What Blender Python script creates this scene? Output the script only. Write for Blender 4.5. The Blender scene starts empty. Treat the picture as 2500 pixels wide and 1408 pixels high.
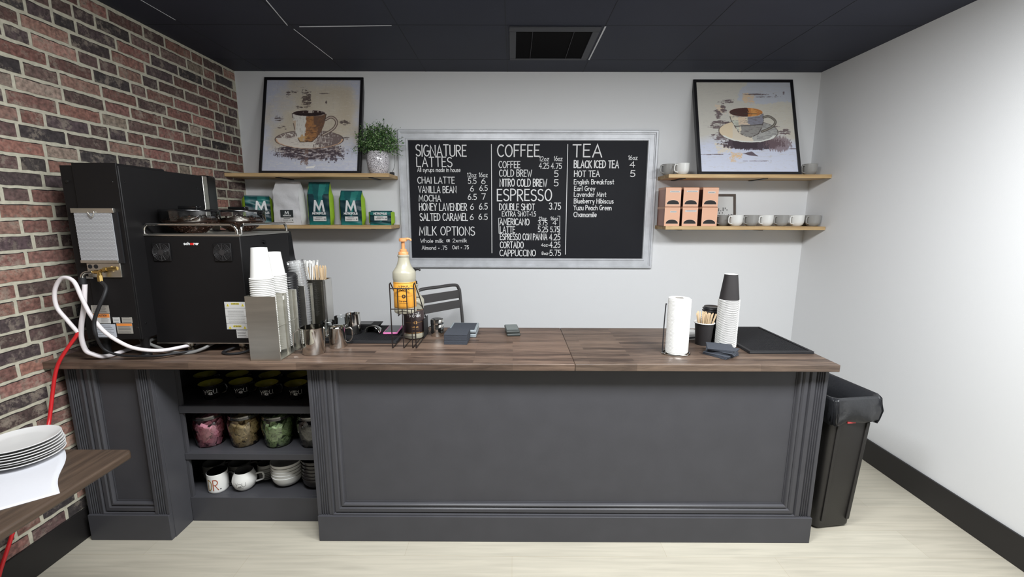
import bpy, bmesh, math, random
import numpy as np
from mathutils import Vector, Matrix
PI = math.pi
random.seed(7)
rng = np.random.default_rng(11)
S = bpy.context.scene
C = S.collection

# ---------------------------------------------------------------- camera, world, lights, exposure
HC, PITCH, YAW, ROLL, FPX = 1.5639, .1678, -.0021, .0028, 1058.25
_cp, _sp, _cy, _sy = math.cos(PITCH), math.sin(PITCH), math.cos(YAW), math.sin(YAW)
FW = Vector((_sy*_cp, _cy*_cp, -_sp)); _r = Vector((_cy, -_sy, 0)); _u = _r.cross(FW)
RT = _r*math.cos(ROLL) + _u*math.sin(ROLL); UP = -_r*math.sin(ROLL) + _u*math.cos(ROLL)
cam = bpy.data.cameras.new('camera'); camo = bpy.data.objects.new('camera', cam); C.objects.link(camo)
camo.matrix_world = Matrix(((RT.x, UP.x, -FW.x, 0), (RT.y, UP.y, -FW.y, 0), (RT.z, UP.z, -FW.z, HC), (0, 0, 0, 1)))
cam.sensor_fit = 'HORIZONTAL'; cam.sensor_width = 36; cam.lens = FPX/2500*36
cam.clip_start = .02; cam.clip_end = 60
S.camera = camo

w = bpy.data.worlds.new('room_surroundings'); S.world = w; w.use_nodes = True
w.node_tree.nodes['Background'].inputs[0].default_value = (.93, .96, 1, 1)
w.node_tree.nodes['Background'].inputs[1].default_value = .42

def area(x, y, sx, sy, power, z=2.6, col=(.965, .985, 1)):
    l = bpy.data.lights.new('ceiling_lamp', 'AREA'); l.shape = 'RECTANGLE'; l.size = sx; l.size_y = sy
    l.energy = power; l.color = col
    o = bpy.data.objects.new('ceiling_lamp', l); C.objects.link(o); o.location = (x, y, z)
    o.visible_camera = True
    return o
def fill_point(x, y, power, z=2.44, r=.11, col=(.965, .985, 1)):  # unseen point light, added to lift the upper walls
    l = bpy.data.lights.new('added_fill_light', 'POINT'); l.shadow_soft_size = r; l.energy = power; l.color = col
    o = bpy.data.objects.new('added_fill_light', l); C.objects.link(o); o.location = (x, y, z)
for lx, pw, gw, rw in [(-.3, 29, 6.5, 0), (1.4, 30, 6.5, 0)]:
    area(lx, .85, 1.15, .58, pw)
    fill_point(lx, .85, gw)
    if rw: area(lx, -1.6, 1.15, .58, rw)
S.view_settings.view_transform = 'Standard'; S.view_settings.look = 'None'
S.view_settings.gamma = 1; S.view_settings.use_curve_mapping = False
S.view_settings.exposure = 1.5

# ---------------------------------------------------------------- helpers
def at(px, py, axis, val):
    """a measured point of the place: the sight line of pixel (px, py) met with the plane axis = val"""
    d = FW + RT*((px-1250)/FPX) - UP*((py-704)/FPX); o = Vector((0, 0, HC)); i = 'xyz'.index(axis)
    return o + d*((val-o[i])/d[i])

def lin(c):
    return tuple((v/255/12.92 if v/255 <= .04045 else ((v/255+.055)/1.055)**2.4) for v in c)

def nodes(m):
    m.use_nodes = True
    return m.node_tree, m.node_tree.nodes['Principled BSDF']

def sockets(b, rough, metal=0, spec=None, coat=0, trans=0, ior=None, sheen=0):
    b.inputs['Roughness'].default_value = rough; b.inputs['Metallic'].default_value = metal
    if spec is not None: b.inputs['Specular IOR Level'].default_value = spec
    if coat: b.inputs['Coat Weight'].default_value = coat; b.inputs['Coat Roughness'].default_value = .1
    if trans: b.inputs['Transmission Weight'].default_value = trans
    if ior: b.inputs['IOR'].default_value = ior

MATS = {}
def mat(name, rgb, rough=.5, metal=0, var=0, vscale=6, bump=0, bscale=60, stretch=(1, 1, 1), **k):
    """plain procedural material: base colour broken up by noise, optional bump"""
    if name in MATS: return MATS[name]
    m = bpy.data.materials.new(name); t, b = nodes(m); sockets(b, rough, metal, **k)
    c = lin(rgb)
    b.inputs['Base Color'].default_value = (*c, 1)
    if var or bump:
        tc = t.nodes.new('ShaderNodeTexCoord'); mp = t.nodes.new('ShaderNodeMapping'); mp.inputs['Scale'].default_value = stretch
        t.links.new(tc.outputs['Object'], mp.inputs[0])
    if var:
        n = t.nodes.new('ShaderNodeTexNoise'); n.inputs['Scale'].default_value = vscale; n.inputs['Detail'].default_value = 5
        t.links.new(mp.outputs[0], n.inputs['Vector'])
        r = t.nodes.new('ShaderNodeValToRGB'); r.color_ramp.elements[0].position = .3; r.color_ramp.elements[1].position = .7
        r.color_ramp.elements[0].color = (*[v*(1-var) for v in c], 1); r.color_ramp.elements[1].color = (*[min(1, v*(1+var)) for v in c], 1)
        t.links.new(n.outputs['Fac'], r.inputs[0]); t.links.new(r.outputs[0], b.inputs['Base Color'])
    if bump:
        n2 = t.nodes.new('ShaderNodeTexNoise'); n2.inputs['Scale'].default_value = bscale; n2.inputs['Detail'].default_value = 3
        t.links.new(mp.outputs[0], n2.inputs['Vector'])
        bp = t.nodes.new('ShaderNodeBump'); bp.inputs['Strength'].default_value = bump; bp.inputs['Distance'].default_value = .01
        t.links.new(n2.outputs['Fac'], bp.inputs['Height']); t.links.new(bp.outputs[0], b.inputs['Normal'])
    MATS[name] = m
    return m

def matcol(name, rough=.6, noise=0, nscale=40, bump=0, **k):
    """colour painted on the faces (attribute Col), times a noise"""
    if name in MATS: return MATS[name]
    m = bpy.data.materials.new(name); t, b = nodes(m); sockets(b, rough, **k)
    a = t.nodes.new('ShaderNodeAttribute'); a.attribute_name = 'Col'
    out = a.outputs['Color']
    if noise or bump:
        tc = t.nodes.new('ShaderNodeTexCoord'); n = t.nodes.new('ShaderNodeTexNoise'); n.inputs['Scale'].default_value = nscale; n.inputs['Detail'].default_value = 6
        t.links.new(tc.outputs['Object'], n.inputs['Vector'])
    if noise:
        mr = t.nodes.new('ShaderNodeMapRange'); mr.inputs[1].default_value = .3; mr.inputs[2].default_value = .7
        mr.inputs[3].default_value = 1-noise; mr.inputs[4].default_value = 1+noise
        t.links.new(n.outputs['Fac'], mr.inputs[0])
        mx = t.nodes.new('ShaderNodeVectorMath'); mx.operation = 'SCALE'
        t.links.new(out, mx.inputs[0]); t.links.new(mr.outputs[0], mx.inputs['Scale']); out = mx.outputs[0]
    t.links.new(out, b.inputs['Base Color'])
    if bump:
        bp = t.nodes.new('ShaderNodeBump'); bp.inputs['Strength'].default_value = bump; bp.inputs['Distance'].default_value = .004
        t.links.new(n.outputs['Fac'], bp.inputs['Height']); t.links.new(bp.outputs[0], b.inputs['Normal'])
    MATS[name] = m
    return m

def clear_mat(name, tint=(1, 1, 1), gloss=.12, rough=.03, milk=0):
    """thin clear glass or plastic wall"""
    if name in MATS: return MATS[name]
    m = bpy.data.materials.new(name); m.use_nodes = True; t = m.node_tree; t.nodes.clear()
    o = t.nodes.new('ShaderNodeOutputMaterial'); mx = t.nodes.new('ShaderNodeMixShader')
    tr = t.nodes.new('ShaderNodeBsdfTransparent'); tr.inputs[0].default_value = (*tint, 1)
    g = t.nodes.new('ShaderNodeBsdfGlossy'); g.inputs['Roughness'].default_value = rough
    f = t.nodes.new('ShaderNodeFresnel'); f.inputs[0].default_value = 1.45
    ad = t.nodes.new('ShaderNodeMath'); ad.operation = 'MULTIPLY_ADD'; ad.inputs[1].default_value = 1.0; ad.inputs[2].default_value = gloss*.4
    t.links.new(f.outputs[0], ad.inputs[0]); t.links.new(ad.outputs[0], mx.inputs[0])
    src = tr.outputs[0]
    if milk:
        df = t.nodes.new('ShaderNodeBsdfDiffuse'); df.inputs[0].default_value = (.9, .9, .9, 1); m2 = t.nodes.new('ShaderNodeMixShader'); m2.inputs[0].default_value = milk
        t.links.new(tr.outputs[0], m2.inputs[1]); t.links.new(df.outputs[0], m2.inputs[2]); src = m2.outputs[0]
    t.links.new(src, mx.inputs[1]); t.links.new(g.outputs[0], mx.inputs[2]); t.links.new(mx.outputs[0], o.inputs[0])
    MATS[name] = m
    return m

def wood(name, dark, light, rough=.45, along='x', scale=1, stave=None, coat=0):
    """wood grain running along an axis; stave = (length, width) makes glued staves"""
    if name in MATS: return MATS[name]
    m = bpy.data.materials.new(name); t, b = nodes(m); sockets(b, rough, coat=coat)
    tc = t.nodes.new('ShaderNodeTexCoord'); mp = t.nodes.new('ShaderNodeMapping')
    rot = {'x': (0, 0, 0), 'y': (0, 0, PI/2)}[along]; mp.inputs['Rotation'].default_value = rot
    t.links.new(tc.outputs['Object'], mp.inputs[0])
    st = t.nodes.new('ShaderNodeMapping'); st.inputs['Scale'].default_value = (1.3*scale, 16*scale, 16*scale)
    t.links.new(mp.outputs[0], st.inputs[0])
    n = t.nodes.new('ShaderNodeTexNoise'); n.inputs['Scale'].default_value = 2.6; n.inputs['Detail'].default_value = 8; n.inputs['Roughness'].default_value = .65
    n.inputs['Distortion'].default_value = .5
    t.links.new(st.outputs[0], n.inputs['Vector'])
    fac = n.outputs['Fac']
    if stave:
        br = t.nodes.new('ShaderNodeTexBrick'); br.inputs['Scale'].default_value = 1
        br.inputs['Brick Width'].default_value = stave[0]; br.inputs['Row Height'].default_value = stave[1]
        br.inputs['Mortar Size'].default_value = .0006; br.inputs['Color1'].default_value = (0, 0, 0, 1); br.inputs['Color2'].default_value = (1, 1, 1, 1)
        br.inputs['Mortar'].default_value = (.1, .1, .1, 1); br.offset = .37
        t.links.new(mp.outputs[0], br.inputs['Vector'])
        ma = t.nodes.new('ShaderNodeMath'); ma.operation = 'MULTIPLY_ADD'; ma.inputs[1].default_value = .33; ma.inputs[2].default_value = -.16
        t.links.new(br.outputs['Color'], ma.inputs[0])
        ad = t.nodes.new('ShaderNodeMath'); ad.operation = 'ADD'; t.links.new(n.outputs['Fac'], ad.inputs[0]); t.links.new(ma.outputs[0], ad.inputs[1]); fac = ad.outputs[0]
    r = t.nodes.new('ShaderNodeValToRGB'); r.color_ramp.elements[0].position = .28; r.color_ramp.elements[1].position = .74
    r.color_ramp.elements[0].color = (*lin(dark), 1); r.color_ramp.elements[1].color = (*lin(light), 1)
    t.links.new(fac, r.inputs[0]); t.links.new(r.outputs[0], b.inputs['Base Color'])
    MATS[name] = m
    return m

class MB:
    """collects faces for ONE mesh object"""
    def __init__(s): s.v = []; s.f = []; s.mi = []; s.c = []; s.k = 0
    def add(s, vs, fs, mi=0, col=None):
        o = len(s.v); s.v += [tuple(p) for p in vs]
        for f in fs: s.f.append(tuple(i+o for i in f)); s.mi.append(mi); s.c.append(col)
        return s
    def box(s, x0, x1, y0, y1, z0, z1, mi=0, col=None):
        v = [(x, y, z) for z in (z0, z1) for y in (y0, y1) for x in (x0, x1)]
        return s.add(v, [(0, 2, 3, 1), (4, 5, 7, 6), (0, 1, 5, 4), (2, 6, 7, 3), (0, 4, 6, 2), (1, 3, 7, 5)], mi, col)
    def prism(s, poly, axis, a, b, mi=0, col=None):
        """polygon in the two other axes (in xyz order) extruded along axis from a to b"""
        n = len(poly)
        def P(p, t):
            return {'x': (t, p[0], p[1]), 'y': (p[0], t, p[1]), 'z': (p[0], p[1], t)}[axis]
        v = [P(p, a) for p in poly] + [P(p, b) for p in poly]
        return s.add(v, [tuple(range(n))[::-1], tuple(range(n, 2*n))] + [(i, (i+1) % n, n+(i+1) % n, n+i) for i in range(n)], mi, col)
    def lathe(s, prof, n=24, c=(0, 0, 0), mi=0, col=None, a0=0, a1=2*PI, sx=1, sy=1):
        full = abs(a1-a0-2*PI) < 1e-6; m = n if full else n+1
        v = []; 
        for r, z in prof:
            for i in range(m):
                a = a0+(a1-a0)*i/n
                v.append((c[0]+r*math.cos(a)*sx, c[1]+r*math.sin(a)*sy, c[2]+z))
        f = []
        for k in range(len(prof)-1):
            for i in range(n):
                j = (i+1) % m
                f.append((k*m+i, k*m+j, (k+1)*m+j, (k+1)*m+i))
        return s.add(v, f, mi, col)
    def disc(s, r, z, n=24, c=(0, 0, 0), mi=0, col=None):
        v = [(c[0]+r*math.cos(2*PI*i/n), c[1]+r*math.sin(2*PI*i/n), c[2]+z) for i in range(n)]
        return s.add(v, [tuple(range(n))], mi, col)
    def tube(s, pts, r, n=8, closed=False, mi=0, col=None, caps=True):
        pts = [Vector(p) for p in pts]; N = len(pts); rs = (list(r)+[r[-1]]*N)[:N] if isinstance(r, (list, tuple)) else [r]*N
        T = []
        for i in range(N):
            a = pts[(i-1) % N] if (closed or i > 0) else pts[i]; b = pts[(i+1) % N] if (closed or i < N-1) else pts[i]
            T.append((b-a).normalized())
        up = Vector((0, 0, 1)) if abs(T[0].z) < .9 else Vector((1, 0, 0))
        nrm = (up - T[0]*up.dot(T[0])).normalized(); v = []
        for i in range(N):
            nrm = (nrm - T[i]*nrm.dot(T[i])).normalized(); bi = T[i].cross(nrm)
            for k in range(n):
                a = 2*PI*k/n; v.append(pts[i] + nrm*(rs[i]*math.cos(a)) + bi*(rs[i]*math.sin(a)))
        f = []
        for i in range(N if closed else N-1):
            for k in range(n):
                j = (i+1) % N; f.append((i*n+k, i*n+(k+1) % n, j*n+(k+1) % n, j*n+k))
        if caps and not closed: f += [tuple(range(n))[::-1], tuple(range((N-1)*n, N*n))]
        return s.add(v, f, mi, col)
    def bar(s, a, b, r, n=8, mi=0, col=None): return s.tube([a, b], r, n, mi=mi, col=col)
    def ball(s, c, r, n=12, mi=0, sc=(1, 1, 1), col=None):
        pr = [(r*math.sin(PI*i/(n//2)), -r*math.cos(PI*i/(n//2))) for i in range(n//2+1)]
        v = []; f = []; m = n
        for rr, z in pr:
            for i in range(m): v.append((c[0]+rr*math.cos(2*PI*i/m)*sc[0], c[1]+rr*math.sin(2*PI*i/m)*sc[1], c[2]+z*sc[2]))
        for k in range(len(pr)-1):
            for i in range(m): f.append((k*m+i, k*m+(i+1) % m, (k+1)*m+(i+1) % m, (k+1)*m+i))
        return s.add(v, f, mi, col)
    def grid(s, fn, nu, nv, mi=0, colfn=None):
        v = [fn(i/nu, j/nv) for j in range(nv+1) for i in range(nu+1)]; o = len(s.v); s.v += [tuple(p) for p in v]
        for j in range(nv):
            for i in range(nu):
                a = o+j*(nu+1)+i; s.f.append((a, a+1, a+nu+2, a+nu+1)); s.mi.append(mi)
                s.c.append(colfn((i+.5)/nu, (j+.5)/nv) if colfn else None)
        return s
    def ribbon(s, pts, th, f, mi=0, col=None):
        """flat pen stroke along 2-D points, mapped to space by f(x, z)"""
        P = [Vector(p) for p in pts]
        Q = [P[0]]
        for p in P[1:]:
            if (p-Q[-1]).length > 1e-6: Q.append(p)
        if len(Q) < 2: Q.append(Q[0]+Vector((th*.2, 0)))
        d0 = (Q[1]-Q[0]).normalized(); d1 = (Q[-1]-Q[-2]).normalized()
        Q[0] = Q[0]-d0*th*.4; Q[-1] = Q[-1]+d1*th*.4
        v = []
        for i, p in enumerate(Q):
            a = (p-Q[i-1]).normalized() if i else d0; b = (Q[i+1]-p).normalized() if i < len(Q)-1 else a
            t = a+b
            t = t.normalized() if t.length > 1e-4 else b
            k = max(.45, abs(t.dot(b))); nn = Vector((-t.y, t.x))*(th/2/k)
            v += [f(*(p+nn)), f(*(p-nn))]
        s.k += 1; e = 6e-5*(s.k % 5); v = [(q[0], q[1]-e-2.5e-6*(n_//2), q[2]) for n_, q in enumerate(v)]      # crossing strokes lie on one another
        return s.add(v, [(2*i, 2*i+1, 2*i+3, 2*i+2) for i in range(len(Q)-1)], mi, col)
    def xf(s, M):
        s.v = [tuple(M @ Vector(p)) for p in s.v]; return s

def obj(name, mb, mats, parent=None, loc=None, rz=0, bevel=0, sharp=38, segs=2, solid=0):
    me = bpy.data.meshes.new(name); me.from_pydata(mb.v, [], mb.f)
    for m in (mats if isinstance(mats, (list, tuple)) else [mats]): me.materials.append(m)
    me.polygons.foreach_set('material_index', mb.mi)
    me.polygons.foreach_set('use_smooth', [True]*len(mb.f))
    if any(c is not None for c in mb.c):
        at_ = me.color_attributes.new('Col', 'FLOAT_COLOR', 'CORNER'); arr = []
        for p, c in zip(mb.f, mb.c): arr += list((*(c or (1, 1, 1)), 1))*len(p)
        at_.data.foreach_set('color', arr)
    me.update(); me.validate()
    bm = bmesh.new(); bm.from_mesh(me); bmesh.ops.recalc_face_normals(bm, faces=bm.faces); bm.to_mesh(me); bm.free()
    me.set_sharp_from_angle(angle=math.radians(sharp))
    o = bpy.data.objects.new(name, me); C.objects.link(o)
    if parent: o.parent = parent
    if loc: o.location = loc
    if rz: o.rotation_euler = (0, 0, rz)
    if solid:
        md = o.modifiers.new('thickness', 'SOLIDIFY'); md.thickness = solid
    if bevel:
        md = o.modifiers.new('bevel', 'BEVEL'); md.width = bevel; md.segments = segs; md.limit_method = 'ANGLE'; md.angle_limit = math.radians(40)
    return o

def tag(o, label, cat, group=None, kind=None):
    o['label'] = label; o['category'] = cat
    if group: o['group'] = group
    if kind: o['kind'] = kind
    return o
def thing(name, label, cat, loc=(0, 0, 0), rz=0, group=None):
    o = bpy.data.objects.new(name, None); C.objects.link(o); o.empty_display_size = .05
    o.location = loc; o.rotation_euler = (0, 0, rz)
    return tag(o, label, cat, group)
def struct(name, mb, m, parent=None, **k):
    o = obj(name, mb, m, parent, **k)
    if not parent: o['kind'] = 'structure'
    return o
def dup(root, loc, rz=None, label=None, group=None):
    def cp(o, p):
        c = o.copy(); C.objects.link(c)
        if p: c.parent = p
        for ch in o.children: cp(ch, c)
        return c
    r = cp(root, None); r.location = loc
    if rz is not None: r.rotation_euler = (0, 0, rz)
    if label: r['label'] = label
    if group: r['group'] = group
    return r

def cr(pts, k=6, closed=False):
    """smooth curve through points"""
    P = [Vector(p) for p in pts]; n = len(P); out = []
    for i in range(n if closed else n-1):
        p0 = P[(i-1) % n] if (closed or i) else P[0]*2-P[1]; p1 = P[i]; p2 = P[(i+1) % n]
        p3 = P[(i+2) % n] if (closed or i < n-2) else P[-1]*2-P[-2]
        for j in range(k):
            t = j/k
            out.append(.5*((2*p1)+(p2-p0)*t+(2*p0-5*p1+4*p2-p3)*t*t+(3*p1-p0-3*p2+p3)*t**3))
    if not closed: out.append(P[-1])
    return out

# ---------------------------------------------------------------- hand-drawn letter shapes (pen strokes)
def A_(cx, cy, rx, ry, a0, a1, n=9):
    return [(cx+rx*math.cos(math.radians(a0+(a1-a0)*i/n)), cy+ry*math.sin(math.radians(a0+(a1-a0)*i/n))) for i in range(n+1)]
G = {
 'A': (.5, [[(0, 0), (.25, 1), (.5, 0)], [(.09, .34), (.41, .34)]]),
 'B': (.42, [[(0, 0), (0, 1)], [(0, 1)]+A_(.18, .77, .2, .23, 90, -90)+[(0, .54)], [(.1, .54)]+A_(.18, .27, .24, .27, 90, -90)+[(0, 0)]]),
 'C': (.44, [A_(.27, .5, .27, .5, 50, 310, 14)]),
 'D': (.46, [[(0, 0), (0, 1)]+A_(.12, .5, .34, .5, 90, -90, 12)+[(0, 0)]]),
 'E': (.36, [[(.36, 1), (0, 1), (0, 0), (.36, 0)], [(0, .53), (.3, .53)]]),
 'F': (.36, [[(.36, 1), (0, 1), (0, 0)], [(0, .53), (.3, .53)]]),
 'G': (.48, [A_(.27, .5, .27, .5, 55, 350, 14)+[(.54, .45), (.32, .45)]]),
 'H': (.44, [[(0, 0), (0, 1)], [(.44, 0), (.44, 1)], [(0, .52), (.44, .52)]]),
 'I': (.02, [[(.01, 0), (.01, 1)]]),
 'K': (.42, [[(0, 0), (0, 1)], [(.4, 1), (0, .42)], [(.12, .55), (.42, 0)]]),
 'L': (.36, [[(0, 1), (0, 0), (.36, 0)]]),
 'M': (.58, [[(0, 0), (.06, 1), (.29, .25), (.52, 1), (.58, 0)]]),
 'N': (.46, [[(0, 0), (0, 1), (.46, 0), (.46, 1)]]),
 'O': (.52, [A_(.26, .5, .26, .5, 90, 450, 18)]),
 'P': (.4, [[(0, 0), (0, 1)]+A_(.16, .74, .24, .26, 90, -90)+[(0, .48)]]),
 'R': (.42, [[(0, 0), (0, 1)]+A_(.16, .75, .23, .25, 90, -90)+[(0, .5)], [(.14, .5), (.42, 0)]]),
 'S': (.4, [A_(.2, .76, .2, .24, 40, 250, 8)+A_(.2, .25, .21, .26, 80, -150, 9)]),
 'T': (.44, [[(0, 1), (.44, 1)], [(.22, 1), (.22, 0)]]),
 'U': (.46, [[(0, 1), (0, .3)]+A_(.23, .27, .23, .27, 180, 360, 8)+[(.46, 1)]]),
 'V': (.46, [[(0, 1), (.23, 0), (.46, 1)]]),
 'W': (.66, [[(0, 1), (.17, 0), (.33, .75), (.49, 0), (.66, 1)]]),
 'X': (.44, [[(0, 0), (.44, 1)], [(0, 1), (.44, 0)]]),
 'Y': (.44, [[(0, 1), (.22, .48), (.44, 1)], [(.22, .48), (.2, 0)]]),
 '1': (.16, [[(0, .8), (.14, 1), (.14, 0)]]),
 '2': (.4, [A_(.2, .74, .2, .26, 160, -30, 8)+[(0, 0), (.42, 0)]]),
 '3': (.38, [A_(.18, .76, .19, .24, 150, -90, 8), A_(.18, .26, .21, .27, 90, -150, 8)]),
 '4': (.42, [[(.3, 0), (.3, 1), (0, .34), (.42, .34)]]),
 '5': (.38, [[(.36, 1), (.06, 1), (.03, .56)]+A_(.17, .31, .21, .31, 110, -140, 9)]),
 '6': (.4, [[(.3, 1), (.17, .82), (.06, .55), (0, .3)]+A_(.2, .28, .2, .28, 180, 540, 14)]),
 '7': (.38, [[(0, 1), (.38, 1), (.14, 0)]]),
 '8': (.4, [A_(.2, .75, .17, .25, 90, 450, 12), A_(.2, .25, .2, .25, 90, 450, 12)]),
 'a': (.36, [A_(.17, .3, .17, .3, 20, 340, 12), [(.35, .62), (.35, 0)]]),
 'b': (.36, [[(0, 1), (0, 0)], A_(.18, .3, .18, .3, 170, -170, 12)]),
 'c': (.32, [A_(.18, .3, .18, .3, 50, 310, 10)]),
 'd': (.38, [[(.36, 1), (.36, 0)], A_(.18, .3, .18, .3, 10, 350, 12)]),
 'e': (.34, [[(.02, .3), (.34, .34)]+A_(.18, .31, .17, .31, 20, 310, 10)]),
 'f': (.28, [A_(.24, .8, .13, .2, 60, 180, 5)+[(.11, 0)], [(0, .58), (.26, .58)]]),
 'g': (.36, [A_(.17, .3, .17, .3, 20, 340, 12), [(.35, .6), (.35, -.1)]+A_(.18, -.12, .17, .2, 0, -150, 7)]),
 'h': (.36, [[(0, 1), (0, 0)], [(0, .35)]+A_(.18, .4, .17, .2, 160, 0, 6)+[(.35, 0)]]),
 'i': (.04, [[(.02, .6), (.02, 0)], [(.02, .84), (.02, .88)]]),
 'k': (.34, [[(0, 1), (0, 0)], [(.32, .6), (0, .26)], [(.1, .34), (.34, 0)]]),
 'l': (.03, [[(.01, 1), (.01, 0)]]),
 'm': (.54, [[(0, .6), (0, 0)], [(0, .35)]+A_(.13, .42, .13, .18, 160, 0, 5)+[(.26, 0)], [(.26, .35)]+A_(.4, .42, .13, .18, 160, 0, 5)+[(.53, 0)]]),
 'n': (.36, [[(0, .6), (0, 0)], [(0, .35)]+A_(.18, .4, .17, .2, 160, 0, 6)+[(.35, 0)]]),
 'o': (.36, [A_(.18, .3, .18, .3, 90, 450, 12)]),
 'p': (.36, [[(0, .6), (0, -.35)], A_(.18, .3, .18, .3, 170, -170, 12)]),
 'r': (.26, [[(0, .6), (0, 0)], [(0, .3)]+A_(.15, .38, .14, .22, 160, 50, 5)]),
 's': (.3, [A_(.16, .45, .14, .15, 40, 250, 6)+A_(.16, .15, .15, .16, 80, -150, 7)]),
 't': (.28, [[(.13, .95), (.13, .1), (.26, .02)], [(0, .6), (.27, .6)]]),
 'u': (.36, [[(0, .6), (0, .2)]+A_(.17, .19, .17, .19, 180, 350, 6)+[(.35, .6)], [(.35, .6), (.35, 0)]]),
 'v': (.34, [[(0, .6), (.17, 0), (.34, .6)]]),
 'w': (.5, [[(0, .6), (.13, 0), (.25, .5), (.37, 0), (.5, .6)]]),
 'y': (.34, [[(0, .6), (.18, .05)], [(.34, .6), (.1, -.35)]]),
 'z': (.34, [[(0, .6), (.33, .6), (0, 0), (.35, 0)]]),
 '.': (.05, [[(.02, .02), (.04, .04)]]), '+': (.22, [[(0, .35), (.22, .35)], [(.11, .24), (.11, .46)]]),
 '-': (.24, [[(0, .42), (.24, .42)]]), '%': (.3, [[(0, .05), (.3, .6)], A_(.06, .5, .05, .08, 0, 360, 6), A_(.25, .12, .05, .08, 0, 360, 6)]),
}
def text(mb, s, x0, z0, width, cap, th, f, mi=0, col=None, gap=.16, jit=0, shear=0):
    """writes s from x0 on the baseline z0, squeezed to the width, cap height cap; f maps (x, z) to space"""
    tot = 0; lay = []
    for ch in s:
        if ch == ' ': tot += .32; continue
        g = G.get(ch, G['o']); lay.append((tot, g)); tot += g[0]+gap
    tot -= gap
    k = width/max(tot, .05)
    for x, g in lay:
        j = random.uniform(-1, 1)*jit*cap; sc = 1+random.uniform(-1, 1)*jit
        for st in g[1]:
            mb.ribbon([(x0+(x+p[0])*k+p[1]*cap*shear, z0+j+p[1]*cap*sc) for p in st], th, f, mi, col)
    return mb

# ---------------------------------------------------------------- the room
XL, XR, YB, ZC = -2.088, 2.294, 3.46, 2.618
Y0 = -3.4
M_white = mat('wall_paint', (222, 223, 224), .75, bump=.04, bscale=220)
M_ceil = mat('ceiling_paint', (43, 46, 60), .6, spec=.3, var=.06, vscale=3, bump=.05, bscale=260)
M_black = mat('black_base_vinyl', (29, 27, 27), .5, var=.08)
struct('wall_back', MB().box(XL-.1, XR+.1, YB, YB+.1, 0, ZC+.05), M_white)
struct('wall_front', MB().box(XL-.1, XR+.1, Y0-.1, Y0, 0, ZC+.05), mat('grey_wall_paint', (118, 118, 118), .8))
struct('wall_right', MB().box(XR, XR+.1, Y0, YB, 0, ZC+.05), M_white)
struct('baseboard_right', MB().box(XR-.012, XR, Y0, YB, 0, .148), M_black, bevel=.002)
struct('baseboard_left', MB().box(XL, XL+.012, Y0, 2.41, 0, .152), M_black, bevel=.002)

# brick-patterned wall on the left: every brick its own uneven face on the mortar sheet
bw = MB()
MORT = lin((178, 174, 157))
bw.box(XL-.1, XL, Y0, YB, 0, ZC+.05, 0, MORT)
BR = [((112, 79, 72), 5), ((124, 89, 79), 5), ((101, 73, 67), 5), ((66, 55, 56), 5), ((51, 46, 46), 3.5), ((89, 71, 67), 5), ((139, 108, 96), 3), ((136, 120, 107), 1.5), ((79, 62, 59), 4)]
def wob(n, a):
    k = [random.uniform(-a, a) for _ in range(n)]
    return k
zrow, row = .012, 0
while zrow < ZC-.02:
    hgt = .0665; y = Y0+random.uniform(-.2, 0) if True else 0
    tilt = random.uniform(-.002, .002)
    while y < YB-.01:
        L = random.choice([.205, .21, .2, .215, .105, .1, .11, .15])
        ya, yb = max(y, Y0)+.0062, min(y+L, YB)-.0062
        if yb-ya > .02:
            c = random.choices([b[0] for b in BR], [b[1] for b in BR])[0]
            kb = random.uniform(.84, 1.16); c = [max(0, v*kb*random.uniform(.985, 1.015)) for v in c]
            n = max(3, int((yb-ya)/.022)); za, zb = zrow+.0075+random.uniform(-.001, .002), zrow+hgt-.0085+random.uniform(-.002, .001)
            lo, hi = wob(n+1, .0017), wob(n+1, .0014)
            ys = [ya+(yb-ya)*i/n for i in range(n+1)]
            if ya > 1.2 or True:
                x = XL+.0022
                # printed joint line, its shadow painted in dark, along the upper edge of the brick
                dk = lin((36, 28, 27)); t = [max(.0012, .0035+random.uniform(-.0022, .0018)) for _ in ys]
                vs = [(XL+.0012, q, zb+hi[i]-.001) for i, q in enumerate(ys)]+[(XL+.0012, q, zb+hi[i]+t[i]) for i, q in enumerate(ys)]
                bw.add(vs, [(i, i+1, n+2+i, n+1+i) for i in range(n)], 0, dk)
                e0, e1 = random.uniform(-.002, .002), random.uniform(-.002, .002)
                vs = [(x, q, za+lo[i]) for i, q in enumerate(ys)]+[(x, q+(e0 if i == 0 else e1 if i == n else 0), zb+hi[i]) for i, q in enumerate(ys)]
                bw.add(vs, [(i, i+1, n+2+i, n+1+i) for i in range(n)], 1, lin(c))
        y += L+.002
    zrow += hgt; row += 1
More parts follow.
